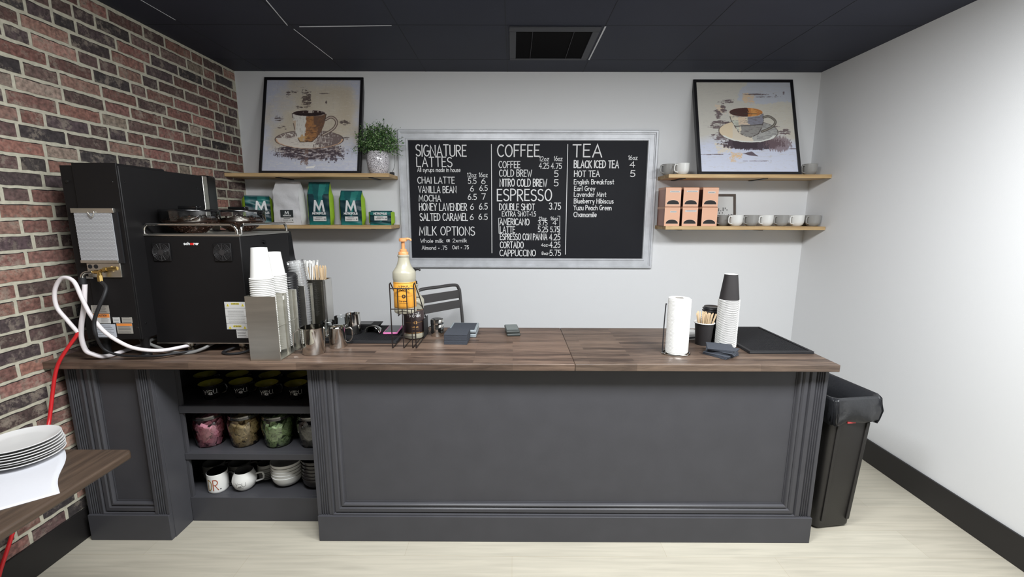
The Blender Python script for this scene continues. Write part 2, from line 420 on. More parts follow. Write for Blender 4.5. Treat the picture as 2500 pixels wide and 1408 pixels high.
def brick_mat():
    m = matcol('printed_brick', .88, noise=.5, nscale=58, bump=.6)
    t = m.node_tree; b = t.nodes['Principled BSDF']; src = b.inputs['Base Color'].links[0].from_socket
    tc = t.nodes.new('ShaderNodeTexCoord')
    n = t.nodes.new('ShaderNodeTexNoise'); n.inputs['Scale'].default_value = 17; n.inputs['Detail'].default_value = 12; n.inputs['Roughness'].default_value = .8
    t.links.new(tc.outputs['Object'], n.inputs['Vector'])
    r = t.nodes.new('ShaderNodeValToRGB'); r.color_ramp.elements[0].position = .51; r.color_ramp.elements[1].position = .63
    r.color_ramp.elements[0].color = (0, 0, 0, 1); r.color_ramp.elements[1].color = (.7, .7, .7, 1)
    t.links.new(n.outputs['Fac'], r.inputs[0])
    mx = t.nodes.new('ShaderNodeMix'); mx.data_type = 'RGBA'; mx.inputs['B'].default_value = (*lin((160, 148, 134)), 1)
    t.links.new(r.outputs[0], mx.inputs['Factor']); t.links.new(src, mx.inputs['A']); t.links.new(mx.outputs['Result'], b.inputs['Base Color'])
    # dark sooty flecks
    n2 = t.nodes.new('ShaderNodeTexNoise'); n2.inputs['Scale'].default_value = 34; n2.inputs['Detail'].default_value = 10; n2.inputs['Roughness'].default_value = .8
    t.links.new(tc.outputs['Object'], n2.inputs['Vector'])
    r2 = t.nodes.new('ShaderNodeValToRGB'); r2.color_ramp.elements[0].position = .55; r2.color_ramp.elements[1].position = .66
    r2.color_ramp.elements[0].color = (0, 0, 0, 1); r2.color_ramp.elements[1].color = (.8, .8, .8, 1); t.links.new(n2.outputs['Fac'], r2.inputs[0])
    m3 = t.nodes.new('ShaderNodeMix'); m3.data_type = 'RGBA'; m3.inputs['B'].default_value = (*lin((44, 34, 35)), 1)
    t.links.new(r2.outputs[0], m3.inputs['Factor']); t.links.new(mx.outputs['Result'], m3.inputs['A']); t.links.new(m3.outputs['Result'], b.inputs['Base Color'])
    return m
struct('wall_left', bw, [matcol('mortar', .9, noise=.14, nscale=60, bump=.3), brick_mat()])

# floor: pale long planks running across
def floor_mat():
    m = bpy.data.materials.new('pale_plank_floor'); t, b = nodes(m); sockets(b, .5)
    tc = t.nodes.new('ShaderNodeTexCoord')
    br = t.nodes.new('ShaderNodeTexBrick'); br.inputs['Scale'].default_value = 1; br.inputs['Brick Width'].default_value = 1.22; br.inputs['Row Height'].default_value = .178
    br.inputs['Mortar Size'].default_value = .0008; br.offset = .41; br.inputs['Mortar Smooth'].default_value = .3
    br.inputs['Color1'].default_value = (*lin((181, 176, 161)), 1); br.inputs['Color2'].default_value = (*lin((174, 168, 153)), 1); br.inputs['Mortar'].default_value = (*lin((160, 151, 131)), 1)
    t.links.new(tc.outputs['Object'], br.inputs['Vector'])
    mp = t.nodes.new('ShaderNodeMapping'); mp.inputs['Scale'].default_value = (1.2, 22, 1); t.links.new(tc.outputs['Object'], mp.inputs[0])
    n = t.nodes.new('ShaderNodeTexNoise'); n.inputs['Scale'].default_value = 2.2; n.inputs['Detail'].default_value = 8; n.inputs['Distortion'].default_value = .6
    t.links.new(mp.outputs[0], n.inputs['Vector'])
    mr = t.nodes.new('ShaderNodeMapRange'); mr.inputs[1].default_value = .3; mr.inputs[2].default_value = .62; mr.inputs[3].default_value = .86; mr.inputs[4].default_value = 1.03
    t.links.new(n.outputs['Fac'], mr.inputs[0])
    v = t.nodes.new('ShaderNodeVectorMath'); v.operation = 'SCALE'; t.links.new(br.outputs['Color'], v.inputs[0]); t.links.new(mr.outputs[0], v.inputs['Scale'])
    t.links.new(v.outputs[0], b.inputs['Base Color'])
    return m
struct('floor', MB().box(XL-.1, XR+.1, Y0, YB+.1, -.1, 0), floor_mat())

# ceiling: dark painted tiles between grid lines
ce = MB(); ce.box(XL-.1, XR+.1, Y0, YB+.1, ZC, ZC+.1)
GX = [-1.861, -1.257, -.655, -.045, .518, 1.105, 1.70]; GY = [3.205, 2.655, 2.1, 1.55]
struct('ceiling', ce, M_ceil)
gl = MB()
for x in GX: gl.box(x-.0016, x+.0016, 1.0, YB, ZC-.0012, ZC)
for y in GY: gl.box(XL, XR, y-.0016, y+.0016, ZC-.001, ZC)
struct('trim_1', gl, mat('tile_joint', (29, 31, 38), .7))
M_gap = mat('unpainted_grid_edge', (214, 216, 220), .5)
for i, (x0, y0, x1, y1, wd) in enumerate([(-1.235, 2.369, -1.279, 2.66, .004), (-1.268, 2.71, -1.245, 3.2, .0022), (-1.22, 2.678, -.69, 2.66, .003), (-1.861, 2.2, -1.861, 2.593, .0018), (.519, 2.668, .517, 3.2, .009)]):
    d = Vector((x1-x0, y1-y0)).normalized()*(wd/2); nn = (-d.y, d.x)
    p = [(x0+nn[0], y0+nn[1]), (x1+nn[0], y1+nn[1]), (x1-nn[0], y1-nn[1]), (x0-nn[0], y0-nn[1])]
    struct('trim_%d' % (i+2), MB().prism(p, 'z', ZC-.003, ZC), M_gap)
# ceiling vent
vt = thing('ceiling_vent', 'black louvred air vent set into the dark ceiling', 'vent', (.236, 2.93, ZC))
M_vent = mat('vent_black', (13, 13, 16), .6, spec=.15); M_vent2 = mat('vent_frame_paint', (50, 51, 57), .5)
f = MB()
for x0, x1, y0, y1 in [(-.262, .262, -.262, -.205), (-.262, .262, .235, .262), (-.262, -.222, -.205, .235), (.222, .262, -.205, .235)]: f.box(x0, x1, y0, y1, -.008, 0)
obj('frame', f, M_vent2, vt, bevel=.002)
f = MB().box(-.222, .222, -.205, .235, -.0015, 0)
for k in range(30): 
    y = -.2+.435*k/29; f.prism([(y-.004, -.001), (y+.002, -.006), (y+.004, -.005), (y-.002, -.001)], 'x', -.222, .222)
obj('louvre', f, M_vent, vt)
for x in (-.125, .115): obj('divider_bar', MB().box(x-.0012, x+.0012, -.205, .235, -.0075, 0), M_vent2, vt)

# ---------------------------------------------------------------- the counter
CT = .915
M_cab = mat('slate_grey_paint', (69, 69, 73), .33, var=.05, vscale=9, bump=.02, bscale=120, spec=.22)
M_cabin = M_cab
M_top = wood('walnut_stave', (60, 47, 40), (117, 97, 83), .42, 'x', 1.5, (.48, .033))
M_top2 = wood('walnut_stave_greyer', (55, 44, 38), (110, 93, 80), .42, 'x', 1.6, (.55, .033))
o = obj('worktop', MB().box(XL, .2755, 1.834, 2.4615, CT-.033, CT), M_top, bevel=.003)
tag(o, 'long dark walnut stave worktop reaching from the brick wall to the seam', 'worktop')
o = obj('worktop', MB().box(.2770, 1.449, 1.834, 2.4615, CT-.033, CT), M_top2, bevel=.003)
tag(o, 'shorter walnut worktop slab carrying the paper towel roll, right of the seam', 'worktop')
ZU = CT-.033
def fluted(mb, x0, x1, yf, z0, z1, n=4, dep=.006, back=.02):
    """flat board with n grooves in its face"""
    P = [(x0, yf+back), (x0, yf)]
    wv = (x1-x0); e = wv*.2; g = (wv-2*e)/n
    for k in range(n):
        a = x0+e+k*g; P += [(a+g*.12, yf), (a+g*.3, yf+dep), (a+g*.7, yf+dep), (a+g*.88, yf)]
    P += [(x1, yf), (x1, yf+back)]
    return mb.prism(P, 'z', z0, z1)
MOULD = [(0, .006), (0, -.003), (.006, -.003), (.008, -.012), (.012, -.016), (.020, -.016), (.022, -.010), (.026, -.010), (.034, -.018), (.052, -.018), (.055, -.012), (.060, -.012), (.064, -.022), (.070, -.022), (.070, .006)]
# MOULD: distance from the panel's inner edge, and how far it stands out of the panel (negative = towards the room)
def mould_v(mb, xin, sgn, yp, z0, z1, wd):
    k = wd/.070; n = len(MOULD)
    lo = [(xin+sgn*t*k, yp+d, z0-0+( .070-t)*k*0 + (0)) for t, d in MOULD]
    v = []
    for t, d in MOULD: v.append((xin+sgn*t*k, yp+d, z0+(wd-t*k)))      # mitred foot
    for t, d in MOULD: v.append((xin+sgn*t*k, yp+d, z1))
    return mb.add(v, [tuple(range(n)), tuple(range(n, 2*n))]+[(i, (i+1) % n, n+(i+1) % n, n+i) for i in range(n)])
def mould_h(mb, x0, x1, yp, z0, wd, m0=True, m1=True):
    k = wd/.070; n = len(MOULD); v = []
    for t, d in MOULD: v.append((x0+((wd-t*k) if m0 else 0), yp+d, z0+wd-t*k))
    for t, d in MOULD: v.append((x1-((wd-t*k) if m1 else 0), yp+d, z0+wd-t*k))
    return mb.add(v, [tuple(range(n)), tuple(range(n, 2*n))]+[(i, (i+1) % n, n+(i+1) % n, n+i) for i in range(n)])

YP = 1.903           # the recessed panel
t = thing('counter_cabinet', 'wide slate grey counter front with one long recessed panel', 'counter', (.25, 1.869, 0))
T = Matrix.Translation((-.25, -1.869, 0))
obj('carcass', MB().box(-.935, 1.436, YP+.003, 2.42, 0, ZU).xf(T), M_cab, t)
obj('panel', MB().box(-.83, 1.335, YP-.004, YP+.003, .14, ZU).xf(T), M_cab, t)
obj('pilaster', fluted(MB(), -.937, -.866, 1.879, .134, ZU, back=.03).xf(T), M_cab, t, bevel=.001)
obj('pilaster', fluted(MB(), 1.366, 1.437, 1.879, .134, ZU, back=.03).xf(T), M_cab, t, bevel=.001)
obj('moulding', mould_v(MB(), -.803, -1, YP-.004, .134, ZU, .063).xf(T), M_cab, t)
obj('moulding', mould_v(MB(), 1.303, 1, YP-.004, .134, ZU, .063).xf(T), M_cab, t)
obj('moulding', mould_h(MB(), -.866, 1.366, YP-.004, .134, .063).xf(T), M_cab, t)
obj('plinth', MB().box(-.9355, 1.4395, 1.869, 1.92, 0, .134).xf(T), M_cab, t, bevel=.002)

t = thing('counter_cabinet', 'narrow slate grey counter end with fluted pilasters against the brick wall', 'counter', (-1.85, 1.869, 0))
T = Matrix.Translation((1.85, -1.869, 0))
obj('carcass', MB().box(-2.072, -1.835, YP+.003, 2.42, 0, ZU).xf(T), M_cab, t)
obj('panel', MB().box(-1.93, -1.668, YP-.004, YP+.010, .0, ZU).xf(T), M_cab, t)
obj('pilaster', fluted(MB(), -2.045, -1.976, 1.879, .134, ZU, back=.03).xf(T), M_cab, t, bevel=.001)
obj('pilaster', fluted(MB(), -1.722, -1.653, 1.877, .134, ZU, back=.03).xf(T), M_cab, t, bevel=.001)
obj('moulding', mould_v(MB(), -1.913, -1, YP-.004, .134, ZU, .063).xf(T), M_cab, t)
obj('moulding', mould_h(MB(), -1.976, -1.722, YP-.004, .134, .063, True, False).xf(T), M_cab, t)
obj('plinth', MB().box(-2.0445, -1.653, 1.869, 1.92, 0, .134).xf(T), M_cab, t, bevel=.002)
obj('side_panel', MB().box(-1.668, -1.6505, 1.893, 2.022, 0, ZU).xf(T), M_cab, t, bevel=.001)

t = thing('open_shelf_unit', 'dark open shelf bay under the counter holding mugs, jars and bowls', 'shelf unit', (-1.29, 2.007, 0))
T = Matrix.Translation((1.29, -2.007, 0))
obj('face_stile', MB().box(-1.649, -1.638, 2.012, 2.03, 0, ZU).xf(T), M_cab, t)
obj('side_panel', MB().box(-1.832, -1.815, 2.03, 2.42, 0, ZU).xf(T), M_cab, t)
obj('side_panel', MB().box(-.957, -.937, 2.012, 2.42, 0, ZU).xf(T), M_cab, t)
obj('back_panel', MB().box(-1.815, -.957, 2.40, 2.42, 0, ZU).xf(T), M_cab, t)
obj('shelf_board', MB().box(-1.649, -.938, 2.007, 2.03, .593, .630).box(-1.815, -.938, 2.03, 2.40, .593, .630).xf(T), M_cab, t, bevel=.0015)
obj('shelf_board', MB().box(-1.649, -.938, 2.007, 2.03, .343, .376).box(-1.815, -.938, 2.03, 2.40, .343, .376).xf(T), M_cab, t, bevel=.0015)
obj('base', MB().box(-1.649, -.938, 2.007, 2.03, 0, .133).box(-1.815, -.938, 2.03, 2.40, 0, .133).xf(T), M_cab, t, bevel=.0015)

# ---------------------------------------------------------------- wall shelves
M_oak = wood('pale_oak', (150, 116, 74), (214, 184, 136), .5, 'x', .8)
M_brk = mat('black_bracket', (28, 28, 30), .45)
def wall_shelf(x0, x1, ztop, label, brs):
    t = thing('wall_shelf', label, 'shelf', ((x0+x1)/2, YB, ztop), 0, 'wooden wall shelves')
    h = (x1-x0)/2
    obj('board', MB().box(-h, h, -.245, 0, -.026, 0), M_oak, t, bevel=.0015)
    for bx in brs:
        b = MB().box(bx-.016-(x0+x1)/2, bx+.016-(x0+x1)/2, -.21, -.001, -.0305, -.0262)
        obj('bracket', b, M_brk, t)
    return t
wall_shelf(XL+.003, -.897, 1.858, 'upper left oak wall shelf under the framed painting and potted plant', (-1.72, -1.04))
wall_shelf(XL+.003, -.896, 1.487, 'lower left oak wall shelf holding the coffee bags', (-1.72, -1.04))
wall_shelf(1.12, XR-.002, 1.858, 'upper right oak wall shelf under the leaning painting', (1.24, 1.84))
wall_shelf(1.12, XR-.002, 1.487, 'lower right oak wall shelf holding peach tins and a row of mugs', (1.24, 1.84))

# ---------------------------------------------------------------- menu board
W = YB
bd = thing('menu_board', 'large black chalk menu board in a silver frame on the back wall', 'menu board', (.13, W, 1.67))
M_sil = mat('silver_frame_paint', (200, 202, 206), .4, .15, var=.1, vscale=14)
M_slate = mat('black_board', (27, 28, 33), .6, var=.05, vscale=4, spec=.2)
bx0, bx1, bz0, bz1 = -.882, 1.103, 1.148, 2.2
FP = [(0, 0), (0, -.022), (.006, -.030), (.020, -.030), (.026, -.022), (.032, -.022), (.036, -.018), (.072, -.018), (.076, -.024), (.088, -.024), (.092, -.014), (.092, 0)]
FP = [(t_*.84, y_) for t_, y_ in FP]
def frame_piece(a, b, inx, inz):
    """one mitred side of the picture frame, from corner a to corner b, inward direction (inx, inz)"""
    n = len(FP); v = []; d = Vector((b[0]-a[0], b[1]-a[1])).normalized()
    for t_, y in FP: v.append((a[0]+inx*t_+d.x*t_, y, a[1]+inz*t_+d.y*t_))
    for t_, y in FP: v.append((b[0]+inx*t_-d.x*t_, y, b[1]+inz*t_-d.y*t_))
    return MB().add(v, [tuple(range(n)), tuple(range(n, 2*n))]+[(i, (i+1) % n, n+(i+1) % n, n+i) for i in range(n)])
cx, cz = .13, 1.67
cs = [(bx0-cx, bz0-cz), (bx1-cx, bz0-cz), (bx1-cx, bz1-cz), (bx0-cx, bz1-cz)]
for i, (ix, iz) in enumerate([(0, 1), (-1, 0), (0, -1), (1, 0)]): obj('frame_rail', frame_piece(cs[i], cs[(i+1) % 4], ix, iz), M_sil, bd)
obj('board', MB().box(cs[0][0]+.07, cs[1][0]-.07, -.010, -.002, cs[0][1]+.07, cs[2][1]-.07), M_slate, bd)
M_chalk = mat('white_chalk_pen', (226, 226, 226), .7)
YT = W-.0108
def board_pt(cx_, cy_):
    p = at(960+cx_/3.676, 300+cy_/3.676, 'y', YT); return p.x, p.z
def bf(x, z): return (x-.13, YT-W, z-1.67)
def write(items, name, k=.085):
    """every written entry is a part of its own"""
    for it in items:
        mb = MB()
        if isinstance(it[0], str):
            s, x0, yb, x1, cap = it
            a = board_pt(x0, yb); b = board_pt(x1, yb); c = board_pt(x0, yb-cap)
            text(mb, s, a[0], (a[1]+b[1])/2, b[0]-a[0], c[1]-a[1], max(.0036, (c[1]-a[1])*k*1.25), bf, jit=.02)
            obj(name, mb, M_chalk, bd)
        else:
            obj('bracket_line', mb.ribbon([board_pt(*p) for p in it[1:]], it[0][0], bf), M_chalk, bd)
write([('SIGNATURE', 207, 297, 655, 98), ('LATTES', 212, 392, 527, 84), ('MILK OPTIONS', 237, 1007, 730, 75)], 'heading_lettering')
write([('COFFEE', 937, 300, 1310, 104), ('ESPRESSO', 935, 697, 1420, 100)], 'heading_lettering')
write([('TEA', 1612, 305, 1870, 110)], 'heading_lettering')
write([('All syrups made in house', 218, 438, 602, 36), ('12oz', 665, 486, 745, 38), ('16oz', 771, 484, 846, 38),
 ('CHAI LATTE', 220, 541, 550, 55), ('5.5', 673, 544, 745, 46), ('6', 793, 545, 826, 47), ('VANILLA BEAN', 228, 626, 565, 57), ('6', 692, 612, 722, 47), ('6.5', 776, 607, 845, 46),
 ('MOCHA', 232, 703, 427, 55), ('6.5', 672, 688, 747, 50), ('7', 795, 687, 827, 52), ('HONEY LAVENDER', 235, 785, 660, 62), ('6', 693, 777, 722, 50), ('6.5', 772, 775, 845, 52),
 ('SALTED CARAMEL', 242, 875, 668, 62), ('6', 690, 868, 720, 48), ('6.5', 768, 866, 845, 50),
 ('Whole milk', 245, 1074, 447, 34), ('OR', 478, 1068, 508, 22), ('2%', 535, 1070, 578, 30), ('milk', 590, 1070, 660, 32), ('Almond + .75', 258, 1136, 483, 34), ('Oat + .75', 532, 1131, 677, 32)], 'menu_lettering', .1)
write([('12oz', 1312, 342, 1397, 40), ('16oz', 1443, 340, 1517, 40), ('COFFEE', 948, 403, 1138, 58), ('4.25', 1310, 408, 1397, 50), ('4.75', 1417, 410, 1510, 50),
 ('COLD BREW', 953, 480, 1242, 58), ('5', 1446, 483, 1480, 55), ('NITRO COLD BREW', 958, 568, 1378, 64), ('5', 1444, 567, 1480, 58),
 ('DOUBLE SHOT', 953, 782, 1268, 56), ('3.75', 1400, 775, 1502, 57), ('EXTRA SHOT+1.5', 978, 837, 1280, 42), ('AMERICANO', 957, 915, 1220, 56),
 ('12oz', 1308, 872, 1373, 30), ('16oz', 1413, 872, 1478, 30), ('3.75', 1300, 918, 1382, 44), ('4', 1432, 915, 1463, 38), ('LATTE', 960, 982, 1092, 52), ('5.25', 1300, 978, 1387, 46), ('5.75', 1411, 978, 1488, 46),
 ('ESPRESSO CON PANNA', 960, 1048, 1380, 54), ('4.25', 1402, 1050, 1497, 52), ('CORTADO', 960, 1122, 1168, 56), ('4oz-', 1330, 1108, 1400, 27), ('4.25', 1405, 1117, 1497, 50),
 ('CAPPUCCINO', 957, 1194, 1277, 54), ('8oz-', 1333, 1182, 1403, 27), ('5.75', 1405, 1190, 1502, 50),
 ((.0042,), (965, 853), (946, 855), (949, 990), (960, 990)), ((.0042,), (1475, 836), (1496, 836), (1494, 987), (1480, 987))], 'menu_lettering', .1)
write([('16oz', 2110, 330, 2190, 38), ('BLACK ICED TEA', 1623, 402, 2022, 63), ('4', 2125, 397, 2167, 50), ('HOT TEA', 1625, 482, 1850, 53), ('5', 2128, 482, 2168, 56),
 ('English Breakfast', 1623, 549, 1980, 42), ('Earl Grey', 1625, 608, 1810, 40), ('Lavender Mint', 1623, 661, 1910, 40), ('Blueberry Hibiscus', 1623, 721, 1975, 42), ('Yuzu Peach Green', 1620, 781, 1957, 42), ('Chamomile', 1620, 842, 1823, 42)], 'menu_lettering', .115)
for a, b in [((881, 192), (886, 1165)), ((1567, 192), (1545, 1178))]:
    obj('divider_line', MB().ribbon([board_pt(*a), board_pt(*b)], .0055, bf), M_chalk, bd)

# ---------------------------------------------------------------- common materials
M_steel = mat('brushed_steel', (206, 204, 196), .34, 1, var=.1, vscale=3, stretch=(1, 1, 12))
M_chrome = mat('polished_steel', (205, 203, 198), .09, 1)
M_blk = mat('black_powder_coat', (21, 20, 21), .5, var=.08, bump=.02, bscale=300, spec=.25)
M_blkgl = mat('black_gloss', (16, 16, 17), .16)
M_rub = mat('black_rubber', (24, 24, 27), .6)
M_paper = mat('white_paper', (222, 222, 219), .75)
M_wcer = mat('white_ceramic', (200, 200, 199), .18, coat=.3)
M_wmug = mat('white_mug_glaze', (226, 226, 223), .18, coat=.3)
M_gcer = mat('grey_ceramic', (150, 149, 146), .2, coat=.3)
M_dcer = mat('dark_grey_ceramic', (112, 110, 107), .25)
M_kcer = mat('black_ceramic', (20, 20, 22), .14, coat=.3)
M_olive = mat('olive_glaze', (156, 158, 54), .3)
M_cream = mat('cream_bottle_plastic', (164, 160, 143), .26)
M_label_w = mat('label_paper', (206, 206, 204), .6)
M_ink = mat('label_ink', (70, 70, 72), .7)
M_inkw = mat('white_ink', (225, 225, 225), .6)
M_glass = clear_mat('clear_glass', (.97, .985, .985), .12)
M_clearp = clear_mat('clear_plastic', (.97, .98, .98), .3, .08, .22)

# ---------------------------------------------------------------- tall water and ice dispenser (seen from behind)
im = thing('ice_machine', 'tall black ice and water dispenser beside the brick wall, back turned', 'ice machine', (-1.80, 1.90, CT))
T = Matrix.Translation((1.80, -1.90, -CT))
obj('body', MB().box(-1.935, -1.684, 1.902, 2.41, 1.0, 1.768).xf(T), M_blk, im, bevel=.003)
obj('rear_panel', MB().box(-1.876, -1.687, 1.8955, 1.902, 1.004, 1.778).xf(T), M_blk, im, bevel=.0015)
obj('top_cover', MB().box(-1.876, -1.690, 1.897, 2.16, 1.766, 1.776).xf(T), M_blk, im, bevel=.002)
obj('steel_trim', MB().box(-1.937, -1.6835, 2.41, 2.445, 1.0, 1.768).xf(T), M_steel, im, bevel=.002)
obj('front_door', MB().box(-1.935, -1.690, 2.445, 2.53, 1.0, 1.775).xf(T), M_blkgl, im, bevel=.012)
for x, y in [(-1.882, 1.93), (-1.700, 1.93), (-1.882, 2.38), (-1.700, 2.38)]:
    obj('leg', MB().lathe([(0, 0), (.020, 0), (.022, .006), (.017, .012), (.017, .07), (.024, .09), (0, .09)], 14, (x, y, CT)).xf(T), M_blk, im)
# removable aluminium mesh filter
fl = obj('filter_mesh', MB().box(-1.889, -1.728, 1.886, 1.893, 1.362, 1.572).xf(T), mat('filter_back', (168, 170, 174), .45, .2), im)
hx = MB()
for i in range(34):
    for j in range(26):
        x = -1.887+.0061*(j+.5*(i % 2)); z = 1.366+.0061*i
        if x < -1.730: hx.add([(x-.0022, 1.8855, z), (x, 1.8840, z-.002), (x+.0022, 1.8855, z), (x, 1.8840, z+.002)], [(0, 1, 2, 3)])
obj('mesh_weave', hx.xf(T), mat('filter_wire', (224, 226, 230), .35, .3), fl)
obj('filter_rail', MB().box(-1.900, -1.716, 1.884, 1.896, 1.568, 1.588).xf(T), M_steel, im, bevel=.001)
obj('filter_rail', MB().box(-1.892, -1.727, 1.884, 1.896, 1.352, 1.364).xf(T), M_steel, im, bevel=.001)
obj('pull_ring', MB().tube(cr([(-1.822, 1.880, 1.573), (-1.796, 1.880, 1.573), (-1.803, 1.879, 1.552), (-1.813, 1.879, 1.552)], 4, True), .0018, 6, True).xf(T), M_steel, im)
obj('side_recess', MB().box(-1.727, -1.706, 1.889, 1.897, 1.35, 1.572).xf(T), M_rub, im)
pl = obj('connection_plate', MB().box(-1.872, -1.725, 1.889, 1.8955, 1.288, 1.350).xf(T), M_steel, im, bevel=.001)
for x in (-1.858, -1.832):
    obj('cable_hole', MB().prism([(x+.0095*math.cos(a*PI/8), 1.336+.0095*math.sin(a*PI/8)) for a in range(16)], 'y', 1.8882, 1.8892).xf(T), M_rub, pl)
M_brass = mat('brass', (206, 176, 112), .24, 1)
el = MB(); el.bar((-1.742, 1.889, 1.328), (-1.775, 1.876, 1.325), .0085, 10); el.bar((-1.772, 1.876, 1.325), (-1.786, 1.872, 1.322), .0115, 6)
el.tube(cr([(-1.790, 1.870, 1.321), (-1.800, 1.868, 1.314), (-1.801, 1.868, 1.298)], 4), .008, 10); el.bar((-1.801, 1.868, 1.300), (-1.801, 1.868, 1.274), .0105, 6)
obj('brass_elbow', el.xf(T), M_brass, im)
el = MB(); el.bar((-1.815, 1.889, 1.312), (-1.845, 1.882, 1.312), .006, 8); el.bar((-1.82, 1.886, 1.312), (-1.836, 1.883, 1.312), .009, 6)
obj('brass_nipple', el.xf(T), M_brass, im)
obj('chrome_elbow', MB().tube(cr([(-1.845, 1.882, 1.312), (-1.868, 1.872, 1.310), (-1.876, 1.866, 1.298), (-1.876, 1.864, 1.284)], 5), .007, 10).xf(T), M_chrome, im)
obj('hose_clamp', MB().bar((-1.876, 1.864, 1.291), (-1.877, 1.863, 1.262), .0135, 12).xf(T), M_rub, im)
for x, z in [(-1.905, 1.700), (-1.713, 1.698), (-1.694, 1.058)]:
    obj('screw', MB().ball((x, 1.8955, z), .0055, 10, sc=(1, .4, 1)).xf(T), M_blkgl, im)
for y, z in [(1.925, 1.70), (1.93, 1.07), (2.36, 1.70)]:
    obj('screw', MB().ball((-1.6838, y, z), .005, 10, sc=(.4, 1, 1)).xf(T), M_blkgl, im)
def sticker(parent, T, quad, y, base, lines, name='sticker', head=None, ink=None):
    """paper label on a plane y: rows of small print too fine to read, an optional coloured head"""
    x0, x1, z0, z1 = quad
    o = obj(name, MB().box(x0, x1, y-.0008, y, z0, z1).xf(T), base, parent)
    if head:
        obj('header', MB().box(x0+.001, x1-.001, y-.0012, y-.0008, z1-(z1-z0)*head[1], z1-.0008).xf(T), head[0], o)
    mb = MB()
    for (u0, u1, v, h) in lines:
        mb.box(x0+(x1-x0)*u0, x0+(x1-x0)*u1, y-.0011, y-.0008, z0+(z1-z0)*v, z0+(z1-z0)*v+h)
    if lines: obj('small_print', mb.xf(T), ink or M_ink, o)
    return o
M_org = mat('orange_label', (232, 140, 62), .6); M_silv = mat('silver_label', (172, 168, 160), .4, .2)
def rows(n, h, v0=.1, v1=.9, u0=.08, u1=.92): return [(u0, u1-random.uniform(0, .2)*(u1-u0), v0+(v1-v0)*i/max(1, n-1), h) for i in range(n)]
YS = 1.8955
def q(px0, py0, px1, py1, y):
    a = at(px0, py0, 'y', y); b = at(px1, py1, 'y', y); return (a.x, b.x, b.z, a.z)
sticker(im, T, q(222, 745, 268, 764, YS), YS, M_silv, rows(7, .0014), 'notice_label')
o = sticker(im, T, q(222, 765, 271, 789, YS), YS, M_label_w, rows(4, .0012, .12, .5, .5, .92), 'warning_label', (M_org, .4))
mb = MB(); a = at(238, 772, 'y', YS-.0013); text(mb, 'CAUTION', a.x, a.z, .042, .008, .0016, lambda x, z: (x, YS-.0014, z)); obj('lettering', mb.xf(T), M_ink, o)
sticker(im, T, q(231, 791, 286, 823, YS), YS, mat('rating_plate', (196, 202, 212), .45, .1), rows(7, .0016, .08, .85), 'rating_label')
sticker(im, T, q(275, 774, 294, 788, YS), YS, M_label_w, rows(4, .0011), 'small_label')
sticker(im, T, q(297, 774, 324, 788, YS), YS, M_silv, rows(3, .0016), 'small_label')
o = sticker(im, T, q(284, 789, 326, 814, YS), YS, M_silv, rows(5, .0016, .08, .66), 'warning_label', (M_org, .25))
sticker(im, T, q(210, 674, 228, 680, YS), YS, M_label_w, rows(2, .0011), 'small_label')

# hoses
M_hose = mat('translucent_white_hose', (222, 216, 218), .35)
M_red = mat('red_hose', (200, 36, 42), .38)
M_grey = mat('grey_hose', (118, 118, 116), .4)
P_ = [at(x, y, 'y', d) for x, y, d in [(207, 694, 1.862), (206, 720, 1.858), (205, 749, 1.855), (199, 790, 1.852), (199, 825, 1.852), (209, 854, 1.855), (226, 864, 1.862)]]+[Vector((-1.852, 1.885, .9258)), Vector((-1.838, 1.96, .9258)), Vector((-1.835, 2.1, .9258))]
tag(obj('drain_hose', MB().tube(cr(P_, 6), .0095, 12), M_hose), 'translucent white hose hanging straight from the chrome elbow', 'hose')
P_ = [at(x, y, 'y', d) for x, y, d in [(190, 811, 1.845), (163, 780, 1.842), (139, 750, 1.838), (133, 715, 1.836), (142, 688, 1.834), (158, 677, 1.834), (181, 688, 1.834), (200, 728, 1.834), (223, 771, 1.833), (258, 812, 1.835), (307, 842, 1.842), (347, 853, 1.86), (395, 855, 1.90)]]+[Vector((-1.558, 1.98, .945)), Vector((-1.552, 2.10, .93)), Vector((-1.55, 2.25, .926))]
tag(obj('drain_hose', MB().tube(cr(P_, 6), .0080, 12), M_hose), 'translucent white hose making the big loop in front of the bricks', 'hose')
P_ = [Vector((-1.801, 1.868, 1.274))]+[at(x, y, 'y', d) for x, y, d in [(259, 701, 1.855), (254, 722, 1.835), (243, 746, 1.822), (230, 785, 1.815), (235, 820, 1.813), (252, 850, 1.85), (285, 865, 1.862), (330, 869, 1.868), (385, 868, 1.88), (430, 862, 1.92)]]+[Vector((-1.46, 2.05, .922)), Vector((-1.44, 2.2, .921))]
tag(obj('water_hose', MB().tube(cr(P_, 6), [.0074]*30+[.0055]*200, 10), M_rub), 'black water hose hanging from the brass elbow', 'hose')
P_ = [Vector((-1.70, 2.10, .975))]+[at(x, y, 'y', d) for x, y, d in [(363, 833, 1.975), (392, 850, 1.950), (425, 860, 1.945), (462, 861, 1.955), (495, 851, 1.98), (520, 838, 2.02)]]+[Vector((-1.44, 2.12, .948)), Vector((-1.44, 2.25, .95))]
tag(obj('drain_hose', MB().tube(cr(P_, 6), .0075, 10), M_grey), 'grey braided hose sagging under the espresso machine', 'hose')
P_ = [Vector((-1.30, 2.12, .95)), Vector((-1.33, 2.02, .935)), Vector((-1.37, 1.97, .922)), Vector((-1.33, 1.94, .922)), Vector((-1.28, 1.955, .922)), Vector((-1.25, 1.99, .93)), Vector((-1.27, 2.1, .94))]
tag(obj('power_cord', MB().tube(cr(P_, 6), .006, 8), M_rub), 'black power cord curled under the right end of the espresso machine', 'cord')
